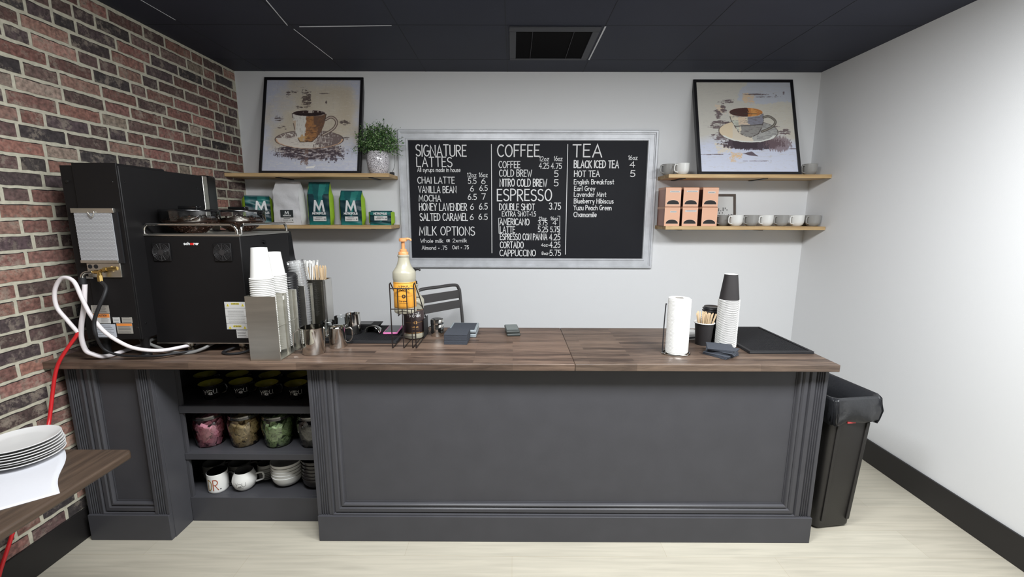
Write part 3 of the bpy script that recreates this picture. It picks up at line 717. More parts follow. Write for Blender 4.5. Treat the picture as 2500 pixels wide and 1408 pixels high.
P_ = [at(x, y, 'y', d) for x, y, d in [(190, 809, 1.846), (186, 820, 1.842), (166, 848, 1.830), (148, 876, 1.822), (138, 900, 1.820), (132, 930, 1.818), (127, 970, 1.812), (121, 1020, 1.79), (114, 1056, 1.76)]]
P_ += [Vector((-2.055, 1.72, .5)), Vector((-2.06, 1.63, .35)), at(29, 1307, 'x', -2.06), at(3, 1385, 'x', -2.06), Vector((-2.06, 1.46, .03)), Vector((-2.05, 1.3, .012))]
P_ = [Vector((max(p.x, -2.072), p.y, p.z)) for p in P_]
tag(obj('red_hose', MB().tube(cr(P_, 6), .0072, 12), M_red), 'thin red hose running off the worktop and down the brick wall', 'hose')

# ---------------------------------------------------------------- espresso machine (seen from behind)
em = thing('espresso_machine', 'wide black espresso machine with bean hoppers, back turned', 'coffee machine', (-1.467, 1.985, CT))
T = Matrix.Translation((1.467, -1.985, -CT))
obj('body', MB().box(-1.692, -1.246, 1.985, 2.41, .962, 1.464).xf(T), M_blk, em, bevel=.004)
obj('top_tray', MB().box(-1.695, -1.243, 1.982, 2.42, 1.464, 1.474).xf(T), M_steel, em, bevel=.002)
obj('bottom_trim', MB().box(-1.691, -1.247, 1.984, 2.40, .958, .962).xf(T), M_steel, em)
fp = MB().prism([(2.41, .99), (2.41, 1.47), (2.43, 1.478), (2.455, 1.470), (2.475, 1.33), (2.50, 1.26), (2.50, 1.0)], 'x', -1.69, -1.248)
obj('front_fascia', fp.xf(T), M_blkgl, em, bevel=.004)
rl = MB(); z0, z1 = 1.474, 1.517
rl.tube(cr([(-1.686, 1.992, z0), (-1.686, 1.992, 1.490), (-1.681, 1.992, 1.505), (-1.669, 1.992, 1.515), (-1.652, 1.992, z1), (-1.48, 1.992, z1), (-1.300, 1.992, z1), (-1.282, 1.992, 1.515), (-1.269, 1.992, 1.505), (-1.263, 1.992, 1.490), (-1.262, 1.992, z0)], 6), .0068, 10)
obj('cup_rail', rl.xf(T), M_chrome, em)
rl = MB().tube(cr([(-1.250, 2.004, z0), (-1.250, 2.004, 1.490), (-1.250, 2.010, 1.506), (-1.250, 2.022, 1.515), (-1.250, 2.04, z1), (-1.250, 2.2, z1), (-1.250, 2.370, z1), (-1.250, 2.388, 1.514), (-1.250, 2.400, 1.505), (-1.250, 2.406, 1.490), (-1.250, 2.406, z0)], 6), .0066, 10)
obj('cup_rail', rl.xf(T), M_chrome, em)
for x in (-1.652, -1.372):
    fg = obj('fan_grille', MB().box(x+.002, x+.083, 1.979, 1.985, 1.350, 1.434).xf(T), M_blk, em, bevel=.006)
    r = MB(); cc = (x+.0425, 1.977, 1.392)
    for rad in (.0385, .033, .0275, .022, .0165):
        r.tube([(cc[0]+rad*math.cos(a*PI/16), cc[1], cc[2]+rad*math.sin(a*PI/16)) for a in range(32)], .0011, 6, True)
    for a in (20, 110, 200, 290, 135, 315):
        ca, sa = math.cos(math.radians(a-20)), math.sin(math.radians(a-20)); r.bar((cc[0]+.01*ca, cc[1], cc[2]+.01*sa), (cc[0]+.04*ca, cc[1], cc[2]+.04*sa), .0012, 6)
    r.prism([(cc[0]+.0135*math.cos(a*PI/10), cc[2]+.0135*math.sin(a*PI/10)) for a in range(20)], 'y', 1.975, 1.979)
    obj('guard_rings', r.xf(T), mat('fan_guard', (46, 45, 46), .35), fg)
    obj('fan_opening', MB().prism([(cc[0]+.0405*math.cos(a*PI/16), cc[2]+.0405*math.sin(a*PI/16)) for a in range(32)], 'y', 1.9785, 1.9795).xf(T), mat('fan_dark', (6, 6, 7), .8), fg)
def bold(mb, s, x0, z0, width, cap, th, y, col=None, **k): return text(mb, s, x0, z0, width, cap, th, lambda x, z: (x, y, z), col=col, **k)
YB_ = 1.9838
a, b = at(449, 597.5, 'y', YB_), at(485, 597.5, 'y', YB_); wl = b.x-a.x
mb = MB(); bold(mb, 'sch', a.x, a.z, wl*.40, .0125, .0028, YB_, gap=.16); bold(mb, 'rer', a.x+wl*.68, a.z, wl*.32, .0125, .0028, YB_, gap=.16)
obj('brand_lettering', mb.xf(T), M_inkw, em)
mb = MB(); bold(mb, 'ae', a.x+wl*.44, a.z, wl*.22, .0125, .0028, YB_, gap=.16)
o = obj('brand_lettering', mb.xf(T), mat('red_ink', (214, 40, 36), .5), em); o['label'] = 'red letters in the middle of the brand name'
M_yel = mat('yellow_label', (226, 208, 62), .6)
qd = q(549.5, 737, 604, 803, 1.985)
wlb = sticker(em, T, (-1.350, -1.250, 1.028, 1.160), 1.985, M_label_w, [(.0, 1, .775, .0012), (.0, 1, .475, .0012), (.0, 1, .205, .0012)]+[(.12, .88, v, .0007) for v in (.70, .66, .62, .57, .53, .42, .38, .34, .30, .26)], 'warning_label')
for zc, wd in ((1.151, 'WARNING'), (1.043, 'ATTENTION')):
    mb = MB().box(-1.319, -1.281, 1.9837, 1.9842, zc-.004, zc+.004); obj('yellow_sign', mb.xf(T), M_yel, wlb)
    mb = MB(); bold(mb, wd, -1.317, zc-.0026, .034, .0052, .0011, 1.9834); obj('lettering', mb.xf(T), M_ink, wlb)
    for x in (-1.335, -1.265):
        obj('yellow_triangle', MB().prism([(x-.007, zc-.012), (x+.007, zc-.012), (x, zc+.001)], 'y', 1.9837, 1.9842).xf(T), M_yel, wlb)
        obj('hazard_mark', MB().ribbon([(x, zc-.0035), (x, zc-.0095)], .0014, lambda X, Z: (X, 1.9834, Z)).xf(T), M_ink, wlb)
sticker(em, T, (-1.307, -1.251, .986, 1.026), 1.985, M_label_w, rows(5, .0013), 'rating_label')
M_nickel = mat('nickel_foot', (176, 170, 156), .22, 1)
for x, y in [(-1.549, 2.012), (-1.300, 2.012), (-1.63, 2.36), (-1.30, 2.36)]:
    obj('leg', MB().lathe([(0, 0), (.015, 0), (.016, .004), (.0155, .018), (.0105, .020), (.0105, .024), (.0185, .026), (.0185, .044), (0, .044)], 16, (x, y, CT)).xf(T), M_nickel, em)
obj('side_lock', MB().bar((-1.247, 2.17, 1.428), (-1.238, 2.17, 1.428), .010, 12).xf(T), M_blkgl, em)
M_bean = mat('roasted_bean', (70, 40, 24), .35, var=.35, vscale=90)
def hopper(cx, cy, R):
    h = obj('bean_hopper', MB().lathe([(R*.42, 1.4745), (R*.50, 1.482), (R*.90, 1.520), (R*.97, 1.526), (R, 1.532), (R, 1.578)], 36, (cx, cy, 0)).xf(T), clear_mat('smoky_hopper_plastic', (.9, .9, .91), .2, .05), em)
    obj('hopper_lid', MB().lathe([(0, 1.590), (R*.6, 1.589), (R*1.01, 1.585), (R*1.025, 1.582), (R*1.025, 1.576), (R*.985, 1.576)], 36, (cx, cy, 0)).xf(T), M_blkgl, h)
    obj('lid_handle', MB().prism([(cx-.045, cy-.018), (cx+.045, cy-.018), (cx+.05, cy), (cx+.045, cy+.018), (cx-.045, cy+.018), (cx-.05, cy)], 'z', 1.588, 1.603).xf(T), M_blkgl, h, bevel=.004)
    mb = MB(); rr = random.Random(int(cx*1000))
    mb.lathe([(R*.40, 1.476), (R*.86, 1.518), (R*.95, 1.528), (R*.97, 1.536), (R*.5, 1.542), (0, 1.546)], 24, (cx, cy, 0))
    for k in range(430):
        if k < 230: a_, d_ = rr.uniform(0, 2*PI), R*.94*math.sqrt(rr.random()); z_ = 1.540+.018*math.exp(-((math.cos(a_)*d_-.03)/.05)**2)*rr.random()
        else:
            a_ = rr.uniform(0, 2*PI); tt = rr.random(); d_ = R*(.42+.5*tt); z_ = 1.478+.046*tt
        ang = rr.uniform(0, PI); b = MB().ball((0, 0, 0), .0048, 6, sc=(1.25, .85, .62))
        b.xf(Matrix.Translation((cx+d_*math.cos(a_), cy+d_*math.sin(a_), z_)) @ Matrix.Rotation(ang, 4, 'Z') @ Matrix.Rotation(rr.uniform(-.6, .6), 4, 'X'))
        mb.add(b.v, b.f)
    o = obj('coffee_beans', mb.xf(T), M_bean, h); o['kind'] = 'stuff'
hopper(-1.557, 2.118, .121)
hopper(-1.452, 2.325, .123)

# ---------------------------------------------------------------- cup dispensers with cups
def dispenser(x, y, label, depth, straw):
    d = thing('cup_dispenser', label, 'cup dispenser', (x, y, CT), 0, 'steel cup and lid dispensers')
    wd, hh, tk = .136, .295, .003
    obj('front_panel', MB().box(0, wd, 0, tk, 0, hh), M_steel, d, bevel=.001)
    obj('left_panel', MB().box(0, tk, tk, depth, 0, hh), M_steel, d)
    obj('rear_panel', MB().box(0, wd, depth-tk, depth, 0, hh), M_steel, d, bevel=.001)
    obj('base_plate', MB().box(tk, wd, tk, depth-tk, 0, .006), M_steel, d)
    if not straw:
        obj('divider_panel', MB().box(tk, wd, .0925, .0945, .006, hh), M_steel, d)
        for a, b in ((tk, .020), (.086, .103), (.172, depth-tk)): obj('flange', MB().box(wd-.016, wd-.014, a, b, 0, hh-.004), M_steel, d)
        for z in (.15,): obj('cross_wire', MB().bar((wd-.013, .005, z), (wd-.013, .18, z), .0016, 6), M_chrome, d)
        for yy in (.012, .094):
            obj('size_tag', MB().box(wd-.014, wd-.0132, yy-.007, yy+.007, hh-.032, hh-.014), M_label_w, d)
    else:
        obj('divider_panel', MB().box(tk, wd, .088, .090, .006, hh), M_steel, d)
        for a, b in ((tk, .014), (.076, .096)): obj('flange', MB().box(wd-.010, wd-.008, a, b, 0, hh-.012), M_steel, d)
        sb = MB().box(.012, wd+.040, .152, .155, .0, hh+.008); sb.box(wd+.037, wd+.040, .155, depth, 0, hh+.008); sb.box(.012, wd+.040, depth-.003, depth, 0, hh+.008); sb.box(.012, wd+.037, .155, depth-.003, .10, .104)
        obj('straw_box', sb, M_chrome, d, bevel=.001)
    return d
dispenser(-1.176, 1.861, 'near steel dispenser with the two white paper cup stacks', .188, False)
dispenser(-1.186, 2.150, 'rear steel dispenser with straws and wooden stirrers', .235, True)

def cup_prof(h, rb, rr, bead=.0028, wall=.0012):
    """paper cup, base at z = 0, rolled rim at the top"""
    pr = [(0, .006), (rb-.003, .006), (rb-.003, 0), (rb, 0), (rr-.0015, h-2*bead)]
    for i in range(7):
        a = -PI*.5+PI*1.3*i/6; pr.append((rr+bead*.55+bead*math.cos(a), h-bead+bead*math.sin(a)))
    pr += [(rr-wall-.0015, h-2*bead), (rb-wall, .008), (0, .0075)]
    return pr
def cup_thing(name, h, rb, rr, m_out, label, group, inv=True, m_rim=None, seg=28, bead=.0026):
    mb = MB(); pr = cup_prof(h, rb, rr, bead)
    mats = [m_out, m_rim or m_out]
    if inv: pr = [(r, h-z) for r, z in pr]
    mb.lathe(pr[3:5], seg); mb.lathe(pr[:4], seg, mi=1); mb.lathe(pr[4:], seg, mi=1)
    return tag(obj(name, mb, mats), label, 'cup', group)
def cup_stack(proto, x, y, ztop_rim, pitch, n, h, tops, lean=(0, 0)):
    """inverted cups; the top cup's rim lies at ztop_rim"""
    for i in range(n):
        z = ztop_rim-pitch*i
        c = proto if i == 0 else dup(proto, (0, 0, 0))
        c.location = (x+lean[0]*i+random.uniform(-.0004, .0004), y+lean[1]*i, z); c.rotation_euler = (0, 0, random.uniform(0, 6))
        c['label'] = tops[0] if i == 0 else tops[1]
g1 = 'white cups nested in the near column'
p16 = cup_thing('paper_cup', .138, .0325, .0465, M_paper, '', g1)
cup_stack(p16, -1.122, 1.913, 1.281, .0082, 43, .138, ('topmost white cup of the taller near stack in the steel dispenser', 'white paper cup nested upside down in the taller near stack'))
g2 = 'white cups nested in the far column'
p12 = cup_thing('paper_cup', .108, .031, .0445, M_paper, '', g2)
cup_stack(p12, -1.112, 2.006, 1.284, .0082, 43, .108, ('topmost white cup of the shorter second stack in the steel dispenser', 'white paper cup nested upside down in the shorter second stack'))
# black lids standing on the rear edge of the near dispenser's neighbour
def lid_obj(label, group, R=.0415):
    mb = MB().lathe([(0, .010), (R*.74, .010), (R*.80, .0115), (R*.88, .0115), (R*.92, .004), (R, .0035), (R*1.03, .0015), (R*1.02, 0), (R*.97, 0), (R*.9, .003), (0, .004)], 28)
    return tag(obj('cup_cover', mb, mat('black_lid_plastic', (34, 34, 36), .3)), label, 'lid', group)
lp = lid_obj('black plastic cup lid nested in the leaning stack by the white cups', 'black lids beside the white cups')
for i in range(30):
    c = lp if i == 0 else dup(lp, (0, 0, 0))
    c.rotation_euler = (.13*max(0, i-21)/8, .10*max(0, i-21)/8, 0)
    zz = .916+.0121*i
    if i == 29: c['label'] = 'uppermost black cup lid of the leaning stack by the white cups'; c['group'] = 'black lids beside the white cups'
    c.location = (-1.100, 2.0985, zz)
# clear plastic cups in the rear dispenser, straws and stirrers in its box
mb = MB().lathe([(0, .002), (.028, .002), (.0285, 0), (.040, .092), (.0425, .093), (.0425, .096), (.040, .096)], 24)
cc = tag(obj('plastic_cup', mb, M_clearp), 'clear plastic cup nested in the rear steel dispenser', 'cup', 'clear plastic cups')
for i in range(26):
    c = cc if i == 0 else dup(cc, (0, 0, 0)); k = max(0, i-13)
    c.location = (-1.096-.0004*k, 2.202, .925+.0125*i)
    c.rotation_euler = (PI, 0, 0) if False else (0, -.012*k, 0)
    if i == 25: c['label'] = 'top clear plastic cup of the stack in the rear steel dispenser'
mb = MB().tube([(0, 0, 0), (0, 0, .20)], .0036, 6); mb.box(-.0045, .0045, -.0008, .0008, .198, .212)
st = tag(obj('wrapped_straw', mb, M_paper), 'paper wrapped straw standing in the steel straw box', 'straw', 'wrapped straws')
for i in range(30):
    c = st if i == 0 else dup(st, (0, 0, 0))
    c.location = (-1.165+.0027*i+random.uniform(-.002, .002), 2.350+random.uniform(-.030, .024), 1.105)
    c.rotation_euler = (random.uniform(-.14, .12), random.uniform(-.14, .12)+.004*(i-14), random.uniform(0, 3))
mb = MB().prism([(-.003, 0), (.003, 0), (.003, .172), (.0015, .176), (-.0015, .176), (-.003, .172)], 'y', -.0007, .0007)
M_stir = mat('birch_stirrer', (206, 182, 148), .65, var=.1, vscale=14)
sti = tag(obj('wooden_stirrer', mb, M_stir), 'wooden stirrer standing in the steel box beside the straws', 'stirrer', 'wooden stirrers in the steel box')
for i in range(26):
    c = sti if i == 0 else dup(sti, (0, 0, 0))
    c.location = (-1.083+.0021*i+random.uniform(-.002, .002), 2.346+random.uniform(-.03, .025), 1.112+random.uniform(-.004, .004))
    c.rotation_euler = (random.uniform(-.08, .1), random.uniform(-.04, .04)+.005*(i-13), random.uniform(-.7, .7))

# ---------------------------------------------------------------- steel pitchers and glasses
def pitcher(x, y, z, h, rb, rt, label, lid=None, spout_a=-PI/2, handle_a=PI, hname='handle', angular=False, name='steel_pitcher'):
    p = thing(name, label, 'pitcher', (x, y, z)); n = 36; mb = MB(); v = []
    prof = [(rb*.95, 0), (rb, .003), (rb+(rt-rb)*.5, h*.5), (rt, h*.96), (rt*1.01, h)]
    rings = prof+[(rt*.985, h-.001), (rb+(rt-rb)*.5-.0012, h*.5), (rb-.002, .004)]
    for k, (r, zz) in enumerate(rings):
        for i in range(n):
            a = 2*PI*i/n; d = (a-spout_a+PI) % (2*PI)-PI
            sp = math.exp(-(d/.24)**2)*max(0, (zz/h-.55)/.45)**1.5*.014
            v.append(((r+sp)*math.cos(a), (r+sp)*math.sin(a), zz+sp*.35))
    f = [(k*n+i, k*n+(i+1) % n, (k+1)*n+(i+1) % n, (k+1)*n+i) for k in range(len(rings)-1) for i in range(n)]
    mb.add(v, f); mb.disc(rb*.95, .0, n); mb.disc(rb-.002, .004, n)
    obj('body', mb, M_chrome, p, sharp=50)
    ca, sa = math.cos(handle_a), math.sin(handle_a)
    if angular: pts = [(rt*.98, h*.93), (rt+.004, h*.94), (rt+.030, h*.80), (rt+.034, h*.3), (rt+.028, h*.12), (rb*.99, h*.17)]
    else: pts = [(rt*.98, h*.9), (rt+.018, h*.92), (rt+.03, h*.78), (rt+.03, h*.45), (rt+.018, h*.25), (rb*1.0, h*.22)]
    P3 = [(a*ca, a*sa, b) for a, b in pts]
    obj(hname, MB().tube(P3 if angular else cr(P3, 5), .0028 if angular else .004, 8), M_chrome, p)
    if lid == 'dome':
        l = obj('lid', MB().lathe([(rt*1.02, h-.002), (rt*1.03, h+.002), (rt*.98, h+.005), (rt*.6, h+.010), (0, h+.012)], 36), M_chrome, p)
        obj('hinge', MB().box(-.008, .008, -.004, .004, h, h+.010).xf(Matrix.Translation((rt*.98*ca, rt*.98*sa, 0))), M_chrome, l)
    return p
pitcher(-.946, 1.984, CT, .127, .0515, .0545, 'large steel pitcher with an open angular wire handle, nearest the front edge', angular=True, handle_a=PI+.25, spout_a=-1.2)
pitcher(-.8695, 2.080, CT, .100, .041, .0385, 'short steel pitcher with a domed hinged lid', lid='dome', handle_a=.5, spout_a=-1.0)
M_mat = M_rub
def bar_mat(x0, x1, y0, y1, label, border=.014):
    m_ = thing('bar_mat', label, 'bar mat', ((x0+x1)/2, (y0+y1)/2, CT)); hx, hy = (x1-x0)/2, (y1-y0)/2
    obj('base', MB().box(-hx, hx, -hy, hy, 0, .008), M_rub, m_, bevel=.002)
    mb = MB()
    for a in (-1, 1): mb.box(-hx, hx, a*hy-(border if a > 0 else 0), a*hy+(0 if a > 0 else border), .0078, .0135)
    for a in (-1, 1): mb.box(a*hx-(border if a > 0 else 0), a*hx+(0 if a > 0 else border), -hy+border, hy-border, .0078, .0135)
    obj('raised_border', mb, M_rub, m_, bevel=.001)
    nb = MB(); nx, ny = int((2*hx-2*border)/.0085), int((2*hy-2*border)/.0085)
    for i in range(nx):
        for j in range(ny):
            cx_, cy_ = -hx+border+.0085*(i+.5), -hy+border+.0085*(j+.5)
            nb.add([(cx_-.0027, cy_-.0027, .0078), (cx_+.0027, cy_-.0027, .0078), (cx_+.0027, cy_+.0027, .0078), (cx_-.0027, cy_+.0027, .0078),
                    (cx_-.0022, cy_-.0022, .0125), (cx_+.0022, cy_-.0022, .0125), (cx_+.0022, cy_+.0022, .0125), (cx_-.0022, cy_+.0022, .0125)],
                   [(4, 5, 6, 7), (0, 1, 5, 4), (1, 2, 6, 5), (2, 3, 7, 6), (3, 0, 4, 7)])
    o_ = obj('rubber_nubs', nb, M_rub, m_, sharp=30); o_['kind'] = 'stuff'
    return m_
bar_mat(-.985, -.594, 2.132, 2.455, 'black rubber bar mat under the tapered steel pitcher and the phone')
bar_mat(1.128, 1.434, 1.985, 2.452, 'large black rubber bar mat at the right end of the worktop')
pitcher(-.868, 2.290, CT+.0136, .108, .044, .037, 'tapered steel milk pitcher standing on the rubber mat', spout_a=-1.35, handle_a=1.9)
def glass(x, y, label):
    return tag(obj('drinking_glass', MB().lathe([(0, .006), (.029, .006), (.031, .012), (.0345, .082), (.0355, .0835), (.0365, .082), (.033, .010), (.031, 0), (0, 0)], 28), M_glass, loc=(x, y, CT+.0136)), label, 'glass')
glass(-.972, 2.215, 'small clear glass behind the large steel pitcher').location.z = CT+.0136
glass(-.948, 2.330, 'small clear glass farther back beside the tapered pitcher')
tb = thing('drip_tray', 'low black plastic tray at the back edge of the mat', 'tray', (-.830, 2.405, CT+.0136))
obj('tub', MB().prism([(-.105, 0), (.060, 0), (.080, .026), (-.105, .026)], 'y', -.045, .045), M_blk, tb, bevel=.003)
obj('well', MB().box(-.09, .03, -.033, .03, .0255, .0268), M_blkgl, tb)
# crumpled steel scoop lying on its side
mb = MB(); v = []; n = 18
for k, (r, yy) in enumerate([(.040, 0), (.037, .03), (.031, .055), (.018, .066)]):
    for i in range(n+1):
        a = PI*(-.02+1.04*i/n); v.append((r*1.12*math.cos(a), yy, r*math.sin(a)*1.02+.001))
mb.add(v, [(k*(n+1)+i, k*(n+1)+i+1, (k+1)*(n+1)+i+1, (k+1)*(n+1)+i) for k in range(3) for i in range(n)])
sc = tag(obj('steel_scoop', mb, M_chrome, loc=(-.763, 2.268, CT+.0140), rz=-.2, solid=.0015), 'upturned polished steel scoop lying on the rubber mat', 'scoop')
ph = thing('phone', 'phone in a pink case lying on the rubber mat', 'phone', (-.664, 2.335, CT+.0136), .06)
obj('case', MB().box(-.039, .039, -.078, .078, 0, .011), mat('pink_case', (236, 130, 190), .4), ph, bevel=.004)
obj('screen', MB().box(-.034, .034, -.073, .073, .0108, .0118), mat('dark_screen', (70, 70, 76), .25), ph)

# ---------------------------------------------------------------- syrup bottles in a wire rack
rk = thing('bottle_rack', 'two-tier black wire rack holding the syrup bottles', 'rack', (-.533, 2.2, CT))
T = Matrix.Translation((.533, -2.2, -CT)); M_wire = mat('black_wire', (30, 24, 24), .35)
sf = MB(); R_ = .0029
for x in (-.5915, -.4755):
    sf.tube([(x, 2.335, 1.00), (x, 2.335, .9185), (x+.001, 2.052, .9185), (x-.001, 2.052, 1.236), (x, 2.065, 1.240), (x, 2.170, 1.150), (x, 2.300, 1.02), (x, 2.335, .99)], R_, 8)
obj('side_frame', sf.xf(T), M_wire, rk)
for z, y in ((1.214, 2.052), (1.113, 2.052), (.974, 2.052)): obj('cross_wire', MB().bar((-.5915, y, z), (-.4755, y, z), .0024, 8).xf(T), M_wire, rk)
for x in (-.556, -.512):
    obj('front_wire', MB().tube(cr([(x, 2.052, 1.214), (x, 2.052, 1.12), (x, 2.054, 1.083), (x, 2.064, 1.0805), (x, 2.19, 1.0805)], 5), .0024, 8).xf(T), M_wire, rk)
    obj('front_wire', MB().tube(cr([(x+.02, 2.052, 1.113), (x+.02, 2.052, .96), (x+.02, 2.056, .9175), (x+.02, 2.1, .9175), (x+.02, 2.325, .9175)], 5), .0024, 8).xf(T), M_wire, rk)
obj('cross_wire', MB().bar((-.5915, 2.19, 1.0805), (-.4755, 2.19, 1.0805), .0024, 8).xf(T), M_wire, rk)
for y, z in ((2.17, 1.15), (2.30, 1.02)): obj('cross_wire', MB().bar((-.5915, y, z), (-.4755, y, z), .0024, 8).xf(T), M_wire, rk)
obj('sign_card', MB().box(-.470, -.4685, 2.22, 2.33, .918, 1.02).xf(T), M_rub, rk)
BP = [(0, 0), (.046, 0), (.053, .004), (.055, .012), (.055, .022), (.0535, .027), (.0535, .161), (.055, .166), (.0562, .176), (.0562, .200), (.0545, .206), (.0465, .217), (.0380, .229), (.0315, .245), (.0280, .261), (.0265, .271), (.0262, .276), (.029, .280), (.029, .286), (.0265, .289)]
def wrap(R, xc):
    return lambda x, z: (R*math.sin((x-xc)/R), -R*math.cos((x-xc)/R), z)
def bottle(x, y, z, rz, m_lab, m_pump, label, title, lab_ink, title_ink, spot):
    b = thing('syrup_bottle', label, 'syrup bottle', (x, y, z), rz, 'syrup bottles in the rack')
    obj('body', MB().lathe(BP, 36), M_cream, b)
    o = obj('label', MB().lathe([(.0539, .030), (.0542, .0305), (.0542, .157), (.0539, .1575)], 40, a0=-PI/2-2.1, a1=-PI/2+2.1), m_lab, b)
    f = wrap(.0546, 0); mb = MB(); text(mb, 'MONIN', -.024, .120, .056, .0125, .0030, f, gap=.2); obj('brand_lettering', mb, title_ink, o)
    mb = MB(); text(mb, 'Le Saveur de', -.018, .137, .044, .008, .0011, f, shear=.3); obj('script_lettering', mb, title_ink, o)
    mb = MB(); text(mb, title, -.016, .063, .036, .0075, .0015, f, gap=.2); obj('flavour_lettering', mb, lab_ink, o)
    mb = MB()
    for zz, wd, x0 in ((.055, .040, -.016), (.037, .046, -.018)): mb.ribbon([(x0+wd*i/6, zz) for i in range(7)], .0011, f)
    mb.ribbon([(-.05+.1*i/16, .090) for i in range(17)], .0007, f); mb.ribbon([(-.06+.12*i/20, .154) for i in range(21)], .0012, f); mb.ribbon([(-.06+.12*i/20, .033) for i in range(21)], .0012, f)
    obj('fine_print', mb, lab_ink, o)
    mb = MB(); mb.add([f(.006+.0095*math.cos(a*PI/10), .090+.0095*math.sin(a*PI/10)) for a in range(20)], [tuple(range(20))]); obj('round_emblem', mb, spot, o)
    mb = MB(); g_ = wrap(.0552, 0); mb.ribbon([(.006+.003*math.cos(a), .090+.004*math.sin(a)) for a in (.5, 2, 3.5, 5, 6.8)], .0016, g_); obj('emblem_mark', mb, m_lab, o)
    for a in range(-2, 3):
        mb = MB(); h_ = wrap(.0562, 0); mb.ribbon([(a*.0293+.0075*math.cos(t*PI/8), .180+.0075*math.sin(t*PI/8)) for t in range(9)], .0016, h_); obj('embossed_arch', mb, M_cream, b)
    p = obj('pump', MB().lathe([(.0238, .284), (.0238, .300), (.0225, .302), (.017, .303), (.017, .313), (.014, .315), (.0085, .316), (.0085, .350), (.0095, .352), (.0185, .353), (.0195, .358), (.0185, .366), (.012, .369), (0, .369)], 26), m_pump, b)
    obj('nozzle', MB().tube(cr([(0, 0, .362), (.025, -.003, .365), (.036, -.004, .363), (.040, -.005, .356)], 5), [.0065]*6+[.005], 10), m_pump, p)
    return b
M_or = mat('amber_label', (222, 156, 56), .5); M_pump = mat('peach_pump', (202, 142, 92), .4)
M_brown = mat('chocolate_label', (54, 42, 42), .5); M_bk = mat('black_pump', (26, 24, 25), .35); M_gold = mat('gold_ink', (196, 150, 92), .45)
M_dk = mat('dark_brown_ink', (52, 34, 22), .6)
bottle(-.536, 2.117, 1.0835, .02, M_or, M_pump, 'caramel syrup bottle with orange label and peach pump on the upper tier', 'Caramel', M_dk, M_dk, M_dk)
bottle(-.528, 2.255, CT+.0025, .25, M_brown, M_bk, 'dark chocolate syrup bottle with brown label, lower and farther back in the rack', 'Dark Chocolate', M_gold, M_inkw, M_gold)

sh = thing('shaker', 'round steel shaker with a side loop beside the napkins', 'shaker', (-.411, 2.290, CT))
obj('body', MB().lathe([(0, 0), (.033, 0), (.0345, .003), (.0345, .068), (.033, .070)], 30), M_chrome, sh)
obj('cap', MB().lathe([(.0352, .066), (.0355, .070), (.0355, .086), (.033, .0925), (.028, .0945), (0, .0955)], 30), M_chrome, sh)
obj('loop', MB().tube(cr([(-.034, 0, .05), (-.044, -.004, .048), (-.048, -.004, .036), (-.044, -.003, .024), (-.034, 0, .022)], 5), .0026, 8), M_chrome, sh)

M_nap = mat('navy_napkin', (54, 58, 66), .85, bump=.2, bscale=200)
def napkins(x, y, w_, d_, h, rz, label, jit=.0012, rot=0, z=CT):
    t_ = thing('napkin_stack', label, 'napkins', (x, y, z), rz)
    n = max(3, int(h/.006)); mb = MB()
    for i in range(n):
        a, b = random.uniform(-jit, jit), random.uniform(-jit, jit); sub = MB().box(-w_/2+a, w_/2+a, -d_/2+b, d_/2+b, h*i/n+.0001, h*(i+1)/n-.0001)
        mb.add(sub.xf(Matrix.Rotation(rot*i/n, 4, 'Z')).v, sub.f)
    o_ = obj('folded_napkins', mb, M_nap, t_, bevel=.0012); o_['kind'] = 'stuff'
    return t_
napkins(-.288, 2.182, .118, .125, .054, -.03, 'tall block of navy paper napkins beside the steel shaker')
tr = thing('card_tray', 'flat silver-edged tray behind the napkin block', 'tray', (-.270, 2.335, CT), -.02)
obj('tray_base', MB().box(-.075, .075, -.085, .085, 0, .020), mat('grey_plastic', (138, 146, 150), .4), tr, bevel=.003)
obj('tray_rim', MB().box(-.075, .075, -.085, .085, .026, .040), mat('grey_plastic', (138, 146, 150), .4), tr, bevel=.003)
obj('spacer', MB().box(-.071, .071, -.081, .081, .0195, .0265), M_rub, tr)
obj('dark_inlay', MB().box(-.064, .064, -.074, .074, .0398, .0412), M_nap, tr)
for i, (z_, lab) in enumerate([(CT, 'lower black card reader of the pair lying on the worktop'), (CT+.0165, 'upper black card reader of the pair lying on the worktop')]):
    c = thing('card_reader', lab, 'card reader', (-.002-.003*i, 2.345, z_), .10)
    obj('case', MB().box(-.037, .037, -.070, .070, 0, .0155), mat('reader_case', (60, 64, 62), .45), c, bevel=.005)
    obj('face', MB().box(-.032, .032, -.050, .066, .0152, .0160), mat('reader_face', (104, 110, 108), .35), c)

# ---------------------------------------------------------------- right end of the worktop
ht = thing('paper_towel_holder', 'chrome ring base and wire arm of the paper towel stand', 'paper towel holder', (.778, 1.990, CT))
obj('base_ring', MB().tube([(.064*math.cos(a*PI/20), .046*math.sin(a*PI/20), .004) for a in range(40)], .0038, 8, True), M_chrome, ht)
bw_ = MB().bar((-.062, 0, .004), (.062, 0, .004), .003, 8); bw_.bar((0, -.045, .004), (0, .045, .004), .003, 8); obj('cross_bar', bw_, M_chrome, ht)
obj('centre_post', MB().bar((0, 0, .004), (0, 0, .25), .005, 10), M_chrome, ht)
obj('side_arm', MB().tube(cr([(-.060, .012, .004), (-.060, .012, .12), (-.057, .012, .232), (-.054, .010, .236)], 4), .0028, 8), mat('dark_wire', (70, 70, 74), .3, .6), ht)
M_towel = bpy.data.materials.new('embossed_paper'); tt, bb = nodes(M_towel); sockets(bb, .9); bb.inputs['Base Color'].default_value = (*lin((216, 216, 213)), 1)
rl = thing('paper_towel_roll', 'white embossed paper towel roll on the worktop', 'paper towel', (.778, 1.990, CT+.008))
mb = MB(); nu, nv = 160, 150; R = .0480; Hh = .262
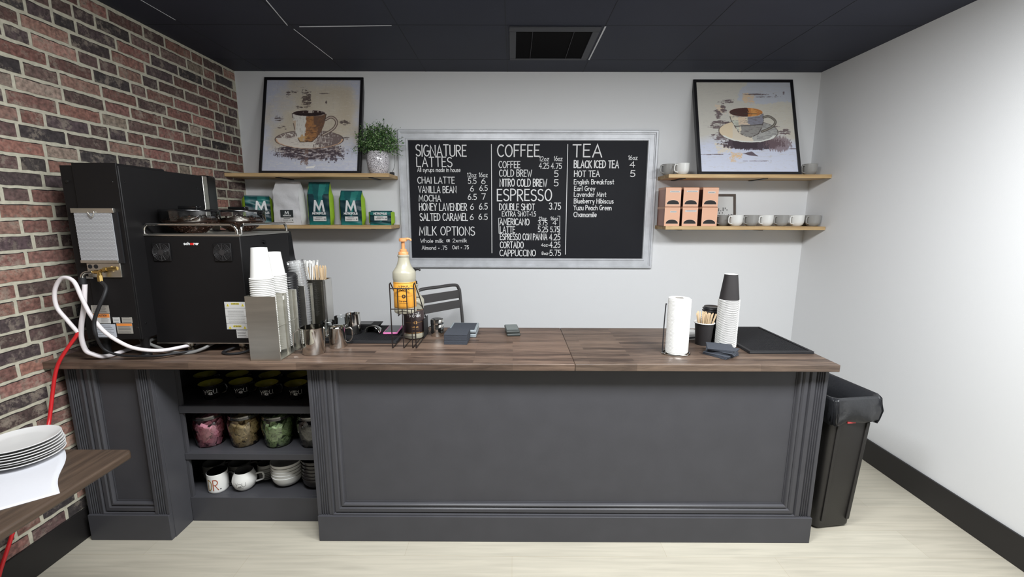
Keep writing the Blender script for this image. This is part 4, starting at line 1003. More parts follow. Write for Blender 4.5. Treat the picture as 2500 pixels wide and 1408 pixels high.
def tow(u, v):
    a = 2*PI*u; s_ = a*R; z = v*Hh
    # raised nested diamonds
    px, pz = (s_/.052) % 1-.5, (z/.066+.5*(int(s_/.052) % 2)) % 1-.5
    d = max(abs(px)*1.1+abs(pz)*.45, abs(pz))*11
    r = R+.0014*(.5+.5*math.cos(2*PI*d)) if .02 < v < .98 else R
    return (r*math.cos(a), r*math.sin(a), z)
mb.grid(tow, nu, nv)
ring = [(R*math.cos(2*PI*i/nu), R*math.sin(2*PI*i/nu)) for i in range(nu)]; inn = [(.0195*math.cos(2*PI*i/nu), .0195*math.sin(2*PI*i/nu)) for i in range(nu)]
for z in (0, Hh): mb.add([(x, y, z) for x, y in ring]+[(x, y, z) for x, y in inn], [(i, (i+1) % nu, nu+(i+1) % nu, nu+i) for i in range(nu)])
obj('towel_sheets', mb, M_towel, rl, sharp=60)
obj('loose_sheet', MB().prism([(.030, -.0385), (.046, -.0150), (.052, -.0145), (.034, -.0405)], 'z', .004, Hh-.004), M_towel, rl)
obj('card_core', MB().lathe([(.0196, 0), (.0196, Hh+.0005), (.0175, Hh+.0005), (.0175, 0)], 30), mat('grey_card', (150, 146, 140), .9), rl)

M_bcup = mat('matte_black_cup', (36, 33, 34), .6)
cb = cup_thing('paper_cup', .117, .036, .0465, M_bcup, 'black paper cup filled with wooden stirrers beside the cup tower', None, inv=False, m_rim=M_paper); cb.location = (.974, 2.146, CT)

sti2 = tag(obj('wooden_stirrer', MB().prism([(-.003, 0), (.003, 0), (.003, .148), (.0015, .152), (-.0015, .152), (-.003, .148)], 'y', -.0007, .0007), M_stir), 'wooden stirrer fanned out in the black paper cup', 'stirrer', 'wooden stirrers in the black cup')
for i in range(34):
    c = sti2 if i == 0 else dup(sti2, (0, 0, 0))
    a, rr = random.uniform(0, 2*PI), .030*math.sqrt(random.random())
    x, y = rr*math.cos(a)*.8, rr*math.sin(a)*.8
    c.location = (.974+x*.6, 2.146+y*.6, CT+.016); c.rotation_euler = (-y*9, x*10.5+.02, random.uniform(-1, 1))
g3 = 'black cups nested in the tall tower'
pb = cup_thing('paper_cup', .128, .0305, .0475, M_bcup, '', g3, m_rim=M_paper, bead=.0016)
cup_stack(pb, 1.072, 2.112, 1.153, .0052, 46, .128, ('topmost black paper cup, upside down, of the tall cup tower', 'black paper cup with white rim nested in the tall cup tower'), (0, 0))
lp2 = lid_obj('black plastic lid in the stack behind the stirrer cup', 'black lids behind the stirrer cup', .0455)
for i in range(15):
    c = lp2 if i == 0 else dup(lp2, (0, 0, 0)); c.location = (1.042+random.uniform(-.001, .001), 2.222, CT+.0005+.0121*i)
    if i == 14: c['label'] = 'uppermost black lid of the stack behind the stirrer cup'
wb = thing('carton', 'small white carton behind the stirrer cup', 'box', (.958, 2.272, CT), .3)
obj('box', MB().box(-.055, .055, -.045, .045, 0, .030), M_label_w, wb, bevel=.001)
obj('printed_band', MB().box(-.052, .052, -.0455, -.0449, .006, .016), M_ink, wb)
napkins(.985, 1.975, .115, .115, .014, .62, 'lowest navy napkins of the fanned pile in front of the stirrer cup', rot=.15)
napkins(1.000, 1.985, .115, .115, .012, .95, 'middle navy napkins of the fanned pile in front of the stirrer cup', rot=-.2, z=CT+.0142)
napkins(.985, 1.992, .115, .115, .010, 1.15, 'uppermost navy napkins of the fanned pile in front of the stirrer cup', rot=.12, z=CT+.0264)

# chair behind the counter
ch = thing('metal_chair', 'dark metal chair with a slatted back behind the counter', 'chair', (-.505, 2.995, 0), PI/4)
M_chair = mat('dark_grey_metal', (74, 72, 72), .42, .2)
fr = MB(); hw = .185
top = 1.062
fr.tube(cr([(-hw, -.02, .0), (-hw, -.015, .62), (-hw, .02, top-.09), (-hw+.008, .027, top-.03), (-hw+.04, .03, top-.002), (0, .03, top), (hw-.04, .03, top-.002), (hw-.008, .027, top-.03), (hw, .02, top-.09), (hw, -.015, .62), (hw, -.02, 0)], 6), .0115, 10)
fr.xf(Matrix.Rotation(PI/2, 4, 'Z') @ Matrix.Rotation(-PI/2, 4, 'Z'))
obj('back_frame', fr, M_chair, ch)
for z0, z1, y_ in ((top-.100, top-.040, .022), (top-.172, top-.112, .012)): obj('back_slat', MB().box(-hw+.006, hw-.006, y_-.003, y_+.003, z0, z1), M_chair, ch, bevel=.002)
obj('seat', MB().box(-.2, .2, -.40, -.01, .64, .665), M_chair, ch, bevel=.008)
for x in (-.185, .185): obj('leg', MB().bar((x, -.385, .645), (x*1.05, -.40, 0), .0115, 10), M_chair, ch)
obj('foot_rail', MB().bar((-.19, -.393, .25), (.19, -.393, .25), .009, 8), M_chair, ch)

# ---------------------------------------------------------------- framed paintings leaning on the upper shelves
def vnoise(n, cells, r):
    """smooth random field n x n"""
    g = r.random((cells[1]+2, cells[0]+2)); u = np.linspace(0, cells[0], n, endpoint=False); v = np.linspace(0, cells[1], n, endpoint=False)
    iu, iv = u.astype(int), v.astype(int); fu, fv = u-iu, v-iv; fu = fu*fu*(3-2*fu); fv = fv*fv*(3-2*fv)
    a = g[np.ix_(iv, iu)]; b = g[np.ix_(iv, iu+1)]; c = g[np.ix_(iv+1, iu)]; d = g[np.ix_(iv+1, iu+1)]
    return (a*(1-fu)+b*fu)*(1-fv)[:, None]+(c*(1-fu)+d*fu)*fv[:, None]
def inside(poly, X, Y):
    m = np.zeros(X.shape, bool); n = len(poly)
    for i in range(n):
        (x0, y0), (x1, y1) = poly[i], poly[(i+1) % n]
        if y0 == y1: continue
        c = ((y0 > Y) != (y1 > Y)) & (X < (x1-x0)*(Y-y0)/(y1-y0)+x0)
        m ^= c
    return m
def ell(X, Y, cx, cy, rx, ry, tilt=0):
    dx, dy = X-cx, Y-cy; c, s_ = math.cos(tilt), math.sin(tilt)
    return ((dx*c+dy*s_)/rx)**2+((-dx*s_+dy*c)/ry)**2
def dist_poly(pts, X, Y):
    d = np.full(X.shape, 9e9)
    for (x0, y0), (x1, y1) in zip(pts, pts[1:]):
        L = (x1-x0)**2+(y1-y0)**2; t_ = np.clip(((X-x0)*(x1-x0)+(Y-y0)*(y1-y0))/L, 0, 1)
        d = np.minimum(d, np.hypot(X-(x0+t_*(x1-x0)), Y-(y0+t_*(y1-y0))))
    return d
NS, NP = 900, 300
def lay(img, mask, col, a=1.0):
    m = (mask*1.0 if mask.dtype == bool else np.clip(mask, 0, 1))*a
    img[:] = img*(1-m[..., None])+np.array(col, float)*m[..., None]
def shrink(img):
    return img.reshape(NP, NS//NP, NP, NS//NP, 3).mean((1, 3))[::-1]
def paint_a():
    r = np.random.default_rng(3); u = (np.arange(NS)+.5)/NS*1000; X, Y = np.meshgrid(u, u)   # Y down, 0..1000
    n1, n2, n3, n4 = vnoise(NS, (7, 7), r), .6*vnoise(NS, (30, 30), r)+.4*vnoise(NS, (110, 110), r), .55*vnoise(NS, (26, 150), r)+.45*vnoise(NS, (70, 330), r), .55*vnoise(NS, (150, 26), r)+.45*vnoise(NS, (300, 80), r)
    wob = (n2-.5)*26
    img = np.zeros((NS, NS, 3)); img[:] = (196, 199, 214)
    warm = np.clip(1.45-ell(X, Y, 520+wob*3, 420, 480, 450)+(n1-.5)*.9+(n3-.5)*.5, 0, 1)*(Y < 800)
    lay(img, warm, (208, 198, 180)); lay(img, np.clip((n1-.45)*2.2, 0, 1)*warm, (196, 182, 160), .6)
    lay(img, np.clip((n3-.6)*3, 0, 1), (224, 220, 214), .55); lay(img, np.clip((n4-.68)*3, 0, 1), (160, 152, 150), .4)
    lay(img, (Y > 880)*np.clip((n3-.45)*2, 0, 1), (222, 220, 216), .7)
    for x, y, rx, ry in [(420, 200, 70, 130), (300, 130, 50, 18), (230, 150, 30, 40), (640, 250, 12, 30), (360, 300, 60, 14), (150, 430, 60, 50), (190, 530, 60, 30), (850, 470, 70, 30), (860, 640, 60, 18), (620, 150, 70, 6)]:
        lay(img, (ell(X, Y, x, y, rx, ry)+(1-n3)*2.4+(1-n2)*1.2 < 2.1), (66, 52, 52), .75)
    # dark wet shadow under the saucer
    sh_ = np.clip(1.5-ell(X, Y, 500+wob, 790, 420, 105)-(n3)*1.1+(n4-.5)*.9, 0, 1)
    lay(img, (sh_ > .34) & (Y > 690) & (n3 < .60), (56, 44, 52), .88); lay(img, (sh_ > .10) & (n3 > .50) & (Y > 690), (128, 108, 102), .6); lay(img, (sh_ > .3) & (n3 > .62), (206, 202, 206), .7)
    lay(img, ((X-430-wob*2)**2 < 1400) & (Y > 760) & (Y < 920+wob*3) & (n2 > .52), (118, 92, 82), .7)
    lay(img, (ell(X, Y, 720, 850, 150, 60) < 1) & (n2 > .62), (70, 58, 66), .8)
    # saucer
    sa = ell(X, Y+wob*.3, 480, 655, 356, 100, .0)+0
    lay(img, sa < 1, (222, 214, 204)); lay(img, (sa < 1) & (X > 520+wob) & (n4+.35*(X-520)/300 > .5), (104, 88, 86), .85)
    lay(img, (sa < 1) & (X < 330) & (Y < 640) & (n2 > .35), (112, 94, 90), .8); lay(img, (sa < 1) & (sa > .90) & (Y > 650), (216, 178, 146))
    lay(img, (sa < 1.05) & (sa > .985), (72, 56, 54), .8); lay(img, (sa < .5) & (n3 > .62), (190, 178, 172), .8)
    # cup
    body = [(286, 372), (646, 378), (636, 450), (625, 500), (600, 570), (560, 630), (510, 680), (384, 682), (345, 620), (320, 540), (300, 460)]
    b_ = inside(body, X+wob*.3, Y+wob*.2)
    lay(img, b_, (224, 220, 212)); lay(img, b_ & (X > 432+wob*1.2), (150, 108, 76)); lay(img, b_ & (X > 440) & (n2 > .52), (178, 126, 78), .9)
    lay(img, b_ & (X > 545+wob*2+(n1-.5)*90) & (n3 < .6), (104, 80, 68), .8); lay(img, b_ & (n3 > .66) & (X > 440), (92, 66, 54), .8); lay(img, b_ & (Y > 620-wob*2) & (X < 450+wob*3), (200, 156, 98), .85)
    lay(img, b_ & (X < 432) & (n4 > .66), (186, 178, 168), .8); lay(img, b_ & (X < 330) & (Y > 450), (204, 178, 152), .8)
    ri = ell(X, Y+wob*.15, 466, 368, 181, 34); lay(img, ri < 1.0, (226, 216, 204)); lay(img, (ri < .9) & (n4 > .3), (60, 42, 40)); lay(img, (ri < .8) & (Y > 362) , (44, 30, 32)); lay(img, (ri < 1) & (X > 455) & (X < 500) & (Y < 366), (214, 202, 190), .9)
    hd = dist_poly([(p.x, p.y) for p in cr([(640, 440, 0), (690, 412, 0), (735, 425, 0), (760, 470, 0), (740, 525, 0), (690, 568, 0), (620, 608, 0)], 6)], X, Y)
    lay(img, hd < 15, (92, 74, 68)); lay(img, hd < 7, (190, 176, 162))
    lay(img, (np.abs(dist_poly(body+body[:1], X, Y)) < 4) & (n2 > .42), (70, 54, 50), .85)
    lay(img, inside([(455, 950), (560, 940), (540, 965), (460, 970)], X, Y), (236, 234, 230))
    return shrink(img)
def paint_b():
    r = np.random.default_rng(8); u = (np.arange(NS)+.5)/NS*1000; X, Y = np.meshgrid(u, u)
    n1, n2, n3, n4 = vnoise(NS, (7, 7), r), .6*vnoise(NS, (30, 30), r)+.4*vnoise(NS, (110, 110), r), .55*vnoise(NS, (22, 150), r)+.45*vnoise(NS, (70, 330), r), .55*vnoise(NS, (130, 26), r)+.45*vnoise(NS, (300, 80), r); wob = (n2-.5)*24
    img = np.zeros((NS, NS, 3)); img[:] = (206, 203, 194)
    lay(img, np.clip((Y-600)/120+(n1-.5), 0, 1), (206, 211, 228)); lay(img, (Y < 260+wob*3+(n1-.5)*120) & (X > 480+wob*3+(n1-.5)*160), (190, 196, 210), .8); lay(img, (Y > 250+wob*3) & (Y < 640) & (X > 650+wob*4) & (n3 > .42), (206, 200, 184), .5)
    lay(img, np.clip((n3-.62)*4, 0, 1), (190, 186, 182), .5)
    for x0, y0, x1, y1, c in [(495, 130, 600, 235, (226, 196, 158)), (200, 265, 280, 350, (226, 206, 182)), (330, 790, 430, 850, (224, 186, 138)), (170, 690, 320, 790, (222, 212, 194)), (300, 850, 360, 890, (218, 190, 158))]:
        lay(img, (X > x0+wob*3) & (X < x1+wob*3) & (Y > y0+wob*2) & (Y < y1+wob*2) & (n3 < .62), c, .85)
    for x, y, rx, ry in [(330, 220, 110, 22), (270, 300, 40, 60), (230, 465, 110, 40), (215, 360, 50, 60), (180, 505, 90, 20), (220, 610, 120, 60), (900, 560, 70, 40), (640, 135, 180, 12), (750, 165, 160, 8), (920, 120, 14, 30), (840, 150, 10, 18), (150, 810, 180, 6), (600, 880, 200, 5), (800, 500, 120, 6), (950, 745, 90, 5), (310, 480, 40, 50)]:
        lay(img, (ell(X, Y, x, y, rx, ry)+(1-n3)*2.2+(1-n2)*.9 < 2.0), (92, 76, 80), .8)
    sh_ = np.clip(1.4-ell(X, Y, 560+wob, 690, 370, 75)-n3*.7+(n4-.5)*.8, 0, 1)
    lay(img, (sh_ > .3) & (Y > 610), (66, 54, 62), .92); lay(img, (ell(X, Y, 820, 690, 150, 90)+n4*1.3 < 1.5), (118, 98, 102), .7)
    lay(img, inside([(330, 640), (600, 660), (590, 740), (360, 750)], X+wob, Y), (62, 52, 60), .95); lay(img, inside([(440, 800), (540, 775), (600, 830), (520, 820)], X+wob, Y), (88, 74, 82), .9)
    sa = ell(X, Y+wob*.3, 518, 555, 306, 122, .02)
    lay(img, sa < 1, (220, 210, 192)); lay(img, (sa < 1) & (X > 560+wob*2), (176, 176, 172)); lay(img, (sa < 1) & (X > 600) & (n3 > .5), (138, 136, 136), .8); lay(img, (sa < 1) & (X < 480) & (n1 > .5), (226, 206, 174), .8)
    lay(img, (sa < 1) & (sa > .8) & (Y > 600), (226, 228, 222)); lay(img, (sa < 1.05) & (sa > .985) & (n2 > .35), (84, 74, 70), .8)
    body = [(328, 350), (690, 360), (684, 440), (660, 510), (620, 580), (540, 620), (480, 610), (420, 570), (375, 490), (345, 430)]
    b_ = inside(body, X+wob*.3, Y+wob*.2)
    lay(img, b_, (222, 212, 192)); lay(img, b_ & (X > 520+wob), (138, 138, 150)); lay(img, b_ & (Y > 480) & (X > 440+wob), (150, 148, 144)); lay(img, b_ & (X > 420) & (X < 540) & (Y < 480) & (n1 > .4), (222, 200, 176), .9)
    lay(img, b_ & (X < 420) & (Y > 430), (200, 204, 192), .9); lay(img, b_ & (n3 > .68), (110, 104, 104), .7)
    lay(img, np.abs(Y-485+(X-560)*.08+wob*.2) < (5*b_), (76, 70, 68), .8)
    ri = ell(X, Y+wob*.2, 508, 340, 180, 52); lay(img, ri < 1.06, (214, 204, 190)); lay(img, ri < .93, (196, 130, 72)); lay(img, (ri < .93) & (X < 520+wob*2), (78, 50, 46)); lay(img, (ri < .93) & (X > 560) & (n2 > .5), (224, 160, 92), .9)
    hd = dist_poly([(p.x, p.y) for p in cr([(690, 395, 0), (740, 385, 0), (790, 415, 0), (808, 450, 0), (780, 495, 0), (720, 530, 0), (660, 555, 0)], 6)], X, Y)
    lay(img, hd < 13, (86, 80, 74)); lay(img, hd < 5, (150, 144, 134))
    lay(img, (dist_poly(body+body[:1], X, Y) < 4) & (n2 > .42), (72, 62, 60), .85)
    return shrink(img)
M_canvas = matcol('painted_canvas', .75, bump=.15, nscale=180)
M_fr = mat('black_frame_wood', (26, 25, 28), .4)
def painting(x, ybot, img, label):
    w_, b_, dp = .742, .021, .034
    tilt = math.asin((YB-.004-ybot)/ .752)
    t_ = thing('framed_painting', label, 'painting', (x, ybot, 1.8585)); t_.rotation_euler = (-tilt, 0, 0)
    h_ = w_; hw_ = w_/2
    for nm, bx in [('frame_rail', (-hw_, hw_, 0, b_)), ('frame_rail', (-hw_, hw_, h_-b_, h_)), ('frame_rail', (-hw_, -hw_+b_, b_, h_-b_)), ('frame_rail', (hw_-b_, hw_, b_, h_-b_))]:
        obj(nm, MB().box(bx[0], bx[1], 0, dp, bx[2], bx[3]), M_fr, t_, bevel=.001)
    c0, c1 = -hw_+b_, hw_-b_; mb = MB(); L = img/255; L = np.where(L <= .04045, L/12.92, ((L+.055)/1.055)**2.4)
    mb.v = [(c0+(c1-c0)*i/(NP-1), .006, b_+(h_-2*b_)*j/(NP-1)) for j in range(NP) for i in range(NP)]
    for j in range(NP-1):
        for i in range(NP-1): a = j*NP+i; mb.f.append((a, a+1, a+NP+1, a+NP))
    mb.mi = [0]*len(mb.f); mb.c = [None]*len(mb.f)
    cv = obj('canvas', mb, M_canvas, t_); ca = cv.data.color_attributes.new('Col', 'FLOAT_COLOR', 'POINT')
    ca.data.foreach_set('color', np.concatenate([L.reshape(-1, 3), np.ones((NP*NP, 1))], 1).ravel())
    return t_
painting(-1.493, 3.262, paint_a(), 'framed coffee cup painting on the left shelf, brown cup on a white saucer')
painting(1.713, 3.228, paint_b(), 'framed coffee cup painting leaning on the right shelf, cream and grey cup')

# ---------------------------------------------------------------- potted plant
pp = thing('potted_plant', 'bushy green plant in a black and white speckled pot', 'plant', (-1.000, 3.318, 1.858))
m = bpy.data.materials.new('speckled_glaze'); t, b = nodes(m); sockets(b, .15, coat=.4)
tc = t.nodes.new('ShaderNodeTexCoord'); n = t.nodes.new('ShaderNodeTexNoise'); n.inputs['Scale'].default_value = 300; n.inputs['Detail'].default_value = .3
t.links.new(tc.outputs['Object'], n.inputs['Vector']); r = t.nodes.new('ShaderNodeValToRGB'); r.color_ramp.elements[0].position = .41; r.color_ramp.elements[1].position = .46
r.color_ramp.elements[0].color = (*lin((30, 27, 32)), 1); r.color_ramp.elements[1].color = (*lin((226, 222, 226)), 1); t.links.new(n.outputs['Fac'], r.inputs[0]); t.links.new(r.outputs[0], b.inputs['Base Color'])
obj('pot', MB().lathe([(0, 0), (.055, 0), (.062, .006), (.076, .05), (.083, .095), (.080, .135), (.070, .158), (.066, .163), (.062, .158), (.07, .13), (.06, .12), (0, .12)], 40), m, pp)
obj('soil', MB().lathe([(.068, .135), (.03, .142), (0, .144)], 20), mat('dark_soil', (40, 32, 26), .9), pp)
lf = MB(); sm = MB(); rr = random.Random(5)
LC = [lin(c) for c in [(84, 122, 66), (108, 146, 82), (66, 102, 58), (132, 164, 106), (54, 84, 52), (154, 182, 132)]]
def leaf(p, sz, c):
    M_ = Matrix.Translation(p) @ Matrix.Rotation(rr.uniform(0, 6.3), 4, 'Z') @ Matrix.Rotation(rr.uniform(-1.3, 1.3), 4, 'X')
    q_ = [M_ @ Vector(v_) for v_ in [(0, 0, 0), (sz*.6, sz*.6, .001), (sz*.55, sz*1.25, 0), (0, sz*1.7, -.001), (-sz*.55, sz*1.25, 0), (-sz*.6, sz*.6, .001)]]
    lf.add(q_, [(0, 1, 2, 3, 4, 5)], 0, c)
for s_ in range(95):
    a = rr.uniform(0, 2*PI); el_ = rr.uniform(-.15, 1.45)
    d = Vector((math.cos(a)*math.cos(el_), math.sin(a)*math.cos(el_)*.62, math.sin(el_)))
    reach = rr.uniform(.82, 1.12)
    tip = Vector((d.x*.188*reach+.008, d.y*.16*reach-.01, .215+d.z*.155*reach-(.10*max(0, .45-el_))))
    p0 = Vector((math.cos(a)*.03, math.sin(a)*.03, .145)); mid = p0.lerp(tip, .5)+Vector((0, 0, .03))
    pts = cr([p0, mid, tip], 5)
    pts = [Vector((p.x, min(p.y, .10), p.z)) for p in pts]
    sm.tube(pts, .0010, 4, caps=False)
    for k in range(17):
        t_ = .30+.72*k/17; i = min(len(pts)-2, int(t_*(len(pts)-1))); p = pts[i].lerp(pts[i+1], min(1.1, t_*(len(pts)-1)-i))
        leaf(p+Vector((rr.uniform(-.013, .013), rr.uniform(-.013, .010), rr.uniform(-.013, .013))), rr.uniform(.0055, .009), rr.choice(LC))
for k in range(1500):
    a = rr.uniform(0, 2*PI); z_ = rr.uniform(-.75, 1); q2 = math.sqrt(max(0, 1-z_*z_)); f_ = rr.uniform(.55, .98)
    p = Vector((.008+q2*math.cos(a)*.160*f_, -.01+q2*math.sin(a)*.098*f_, .232+z_*.112*f_))
    leaf(p, rr.uniform(.006, .0095), rr.choice(LC))
obj('foliage', lf, matcol('small_leaves', .5), pp)
obj('stems', sm, mat('green_stem', (70, 92, 50), .6), pp)
cd_ = thing('light_cord', 'thin black cord with a small black plug behind the plant pot', 'cord', (-.915, 3.37, 1.858))
obj('plug', MB().box(-.016, .016, -.013, .013, 0, .022), M_rub, cd_, bevel=.003)
obj('wire', MB().tube(cr([(0, 0, .022), (.012, .01, .05), (.016, .03, .09), (.012, .045, .14), (.0, .055, .19)], 5), .0014, 6), M_rub, cd_)

# ---------------------------------------------------------------- coffee bags on the lower left shelf
M_bag = matcol('printed_foil_bag', .42, noise=.06, nscale=30, bump=.12); M_wbag = mat('white_foil_bag', (214, 214, 216), .38, bump=.35, bscale=26)
M_logo = mat('silver_white_print', (222, 224, 224), .35)
LOGO = [(0, 0), (.13, 1), (.27, 1), (.5, .38), (.73, 1), (.87, 1), (1, 0), (.83, 0), (.755, .60), (.5, 0), (.245, .60), (.17, 0)]
def bag(x, w_, d_, h, label, style, logo=None, word=None, labz=None, rz=0, fold=.72, y=3.355, wt=None):
    b_ = thing('coffee_bag', label, 'coffee bag', (x, y, 1.487), rz, 'coffee bags'); hw_ = w_/2; wt = wt or w_
    r_ = random.Random(int(x*1000)); tops = fold
    def dep(v): return (d_/2)*(1 if v < tops else max(.06, 1-(v-tops)/(1-tops)*.95))
    def hwv(v): return hw_+(wt/2-hw_)*v
    def cr_(u, v): return .0025*math.sin(u*9+v*13+x*7)+.002*math.sin(v*31+u*4)
    def front(u, v): return (hwv(v)*(2*u-1), -dep(v)-.006*math.sin(PI*u)*math.sin(PI*min(1, v*1.2))+cr_(u, v)*(v > .03), h*v)
    def back(u, v): return (-hwv(v)*(2*u-1), dep(v), h*v)
    def side(s_):
        def f_(u, v): return (s_*(hwv(v)+(.019*math.sin(PI*u)*min(1, v*6)*min(1, (tops+.12-v)*7) if v < tops+.12 else -.006*math.sin(PI*u)*max(0, 1-(v-tops)/(1-tops)))), (-dep(v)*(1-2*u))*1, h*v)
        return f_
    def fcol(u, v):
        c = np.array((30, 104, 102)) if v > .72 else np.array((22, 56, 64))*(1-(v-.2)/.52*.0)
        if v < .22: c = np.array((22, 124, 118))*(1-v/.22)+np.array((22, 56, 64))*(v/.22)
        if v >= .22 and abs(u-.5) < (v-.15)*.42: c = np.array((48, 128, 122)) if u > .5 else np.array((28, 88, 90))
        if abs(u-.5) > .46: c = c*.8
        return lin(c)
    lime = lin((140, 178, 44))
    if style == 'white':
        mb = MB(); mb.grid(front, 14, 20); mb.grid(back, 4, 20); mb.grid(side(1), 4, 20); mb.grid(side(-1), 4, 20)
        obj('pouch', mb, M_wbag, b_, sharp=60)
    else:
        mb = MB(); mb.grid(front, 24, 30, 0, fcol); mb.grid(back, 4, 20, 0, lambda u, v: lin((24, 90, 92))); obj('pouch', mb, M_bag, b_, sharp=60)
        for sd in (1, -1):
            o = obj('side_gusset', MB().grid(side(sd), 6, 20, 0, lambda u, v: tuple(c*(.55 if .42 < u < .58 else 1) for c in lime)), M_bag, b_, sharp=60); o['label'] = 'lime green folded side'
    mb = MB().box(-wt/2, wt/2, -.003, .003, h-.004, h+.006); obj('sealed_top', mb, M_wbag if style == 'white' else mat('dark_teal_foil', (24, 70, 76), .4), b_)
    yf = lambda z: -dep(z/h)-.0095
    if logo:
        lw, lh, lz, lx = logo
        obj('logo', MB().add([(lx-lw/2+p[0]*lw, yf(lz+p[1]*lh)-.001, lz+p[1]*lh) for p in LOGO], [tuple(range(12))]), M_logo, b_)
    return b_, yf
def bag_word(b_, yf, s, x0, z, wd, cap, th, mt=None, name='brand_lettering'):
    mb = MB(); text(mb, s, x0, z, wd, cap, th, lambda X, Z: (X, yf(Z)-.0015, Z), gap=.12); obj(name, mb, mt or M_logo, b_)
def bag_label(b_, yf, x0, x1, z0, z1):
    o = obj('blend_label', MB().box(x0, x1, yf(z0)-.0012, yf(z0), z0, z1), M_label_w, b_)
    mb = MB(); h = z1-z0
    for (u0, u1, v, hh) in [(.2, .7, .70, .0035), (.1, .55, .38, .0035), (.58, .78, .38, .002), (.1, .5, .2, .0015), (.86, .94, .3, .009)]:
        mb.box(x0+(x1-x0)*u0, x0+(x1-x0)*u1, yf(z0)-.0016, yf(z0)-.001, z0+h*v, z0+h*v+hh)
    obj('small_print', mb, M_ink, o)
b_, yf = bag(-1.945, .165, .07, .212, 'green coffee bag partly hidden behind the bean hopper', 'teal', (.082, .072, .105, .02), rz=.55, fold=.9)
bag_word(b_, yf, 'METROPOLIS', -.030, .083, .10, .013, .0035)
b_, yf = bag(-1.700, .205, .10, .315, 'tall white coffee bag with a small dark logo label', 'white', None, fold=.78, wt=.185)
o = obj('dark_label', MB().box(-.045, .050, yf(.06)-.0014, yf(.06), .056, .110), mat('charcoal_label', (46, 52, 54), .5), b_)
obj('logo', MB().add([(-.014+p[0]*.034, yf(.06)-.002, .076+p[1]*.026) for p in LOGO], [tuple(range(12))]), M_logo, o)
mb = MB(); text(mb, 'METROPOLIS', -.026, .064, .058, .008, .0022, lambda X, Z: (X, yf(.06)-.002, Z), gap=.12); obj('brand_lettering', mb, M_logo, o)
bag_label(b_, yf, -.042, .050, .020, .054)
b_, yf = bag(-1.464, .160, .07, .312, 'tallest green coffee bag with a large white M, full and upright', 'teal', (.088, .086, .098, .004), fold=.72)
bag_word(b_, yf, 'METROPOLIS', -.048, .078, .100, .014, .0040); bag_label(b_, yf, -.044, .054, .028, .062)
b_, yf = bag(-1.224, .160, .07, .250, 'medium green coffee bag with a large white M, second from the right', 'teal', (.088, .084, .098, .004), fold=.80)
bag_word(b_, yf, 'METROPOLIS', -.050, .078, .102, .014, .0040); bag_label(b_, yf, -.044, .054, .028, .062)
b_, yf = bag(-1.003, .160, .07, .100, 'short folded-down green coffee bag at the right end of the shelf', 'teal', None, fold=.97)
bag_word(b_, yf, 'METROPOLIS', -.048, .078, .100, .013, .0038); bag_label(b_, yf, -.044, .054, .034, .068)

# ---------------------------------------------------------------- peach tea tins, framed sign, mugs on the right shelves
M_tin = mat('peach_tin', (226, 176, 146), .38); M_tinside = mat('copper_tin_side', (170, 124, 106), .28, 1)
def tin(x, z, wd, label, lab):
    t_ = thing('tea_tin', label, 'tin', (x, 3.24, z), 0, 'peach tea tins'); hw_ = wd/2
    bx_ = MB().box(-hw_, hw_, .0015, .165, .0, .128); bx_.mi = [1]*6
    obj('box', bx_.box(-hw_, hw_, 0, .0015, 0, .128), [M_tin, M_tinside], t_)
    obj('cover', MB().prism([(-.001, .124), (-.001, .134), (.010, .1405), (.165, .1405), (.166, .124)], 'x', -hw_-.0005, hw_+.0005), M_tin, t_)
    pts = [(hw_*.82*math.cos(a*PI/16), .016+.032*math.sin(a*PI/16)**.8) for a in range(17)]
    obj('opening', MB().prism(pts, 'y', -.0012, .001), mat('dark_tin_inside', (14, 11, 12), .6), t_)
    rim = MB().ribbon(pts+[pts[0]], .0022, lambda X, Z: (X, -.0016, Z)); obj('opening_rim', rim, mat('pale_peach', (238, 200, 176), .4), t_)
    if lab:
        a, bb_, c, d = lab
        o = obj('name_label', MB().box(a, bb_, -.0014, 0, c, d), M_label_w, t_)
        mb = MB(); xx = a+(bb_-a)*.12
        while xx < a+(bb_-a)*.88: wv = random.uniform(.002, .006); mb.box(xx, xx+wv, -.0018, -.0012, (c+d)/2-.0012, (c+d)/2+.0012); xx += wv+.0012
        obj('small_print', mb, M_ink, o)
    return t_
for (x, z, wd, lab, nm) in [(1.171, 1.628, .112, (-.026, .048, .102, .114), 'upper peach tin of the first column, wide label at its top'), (1.171, 1.487, .112, (-.016, .030, .098, .110), 'lower peach tin of the first column, short label'),
  (1.301, 1.628, .112, (-.035, .048, .104, .115), 'upper peach tin of the middle column, wide label near its lid'), (1.302, 1.487, .113, (-.037, .045, .104, .116), 'lower peach tin of the middle column, wide label'),
  (1.443, 1.628, .113, (-.022, .033, .096, .109), 'upper peach tin of the third column, narrow label'), (1.446, 1.487, .114, None, 'lower peach tin of the third column, without any label')]:
    tin(x, z, wd, nm, lab)
sg = thing('framed_sign', 'small framed black and white sign behind the tins and mugs', 'sign', (1.60, 3.405, 1.487)); sg.rotation_euler = (-.17, 0, 0)
M_wal = mat('dark_walnut_frame', (74, 62, 54), .5, var=.15, vscale=20)
for bx in [(-.13, .13, 0, .018), (-.13, .13, .228, .246), (-.13, -.112, .018, .228), (.112, .13, .018, .228)]: obj('frame_rail', MB().box(bx[0], bx[1], 0, .014, bx[2], bx[3]), M_wal, sg)
obj('print', MB().box(-.112, .112, .005, .008, .018, .228), M_label_w, sg)
obj('dark_band', MB().prism([(-.112, .018), (.112, .018), (.112, .086), (.09, .090), (.05, .086), (.0, .080), (-.112, .070)], 'y', .0035, .005), mat('sign_black', (24, 24, 25), .5), sg)
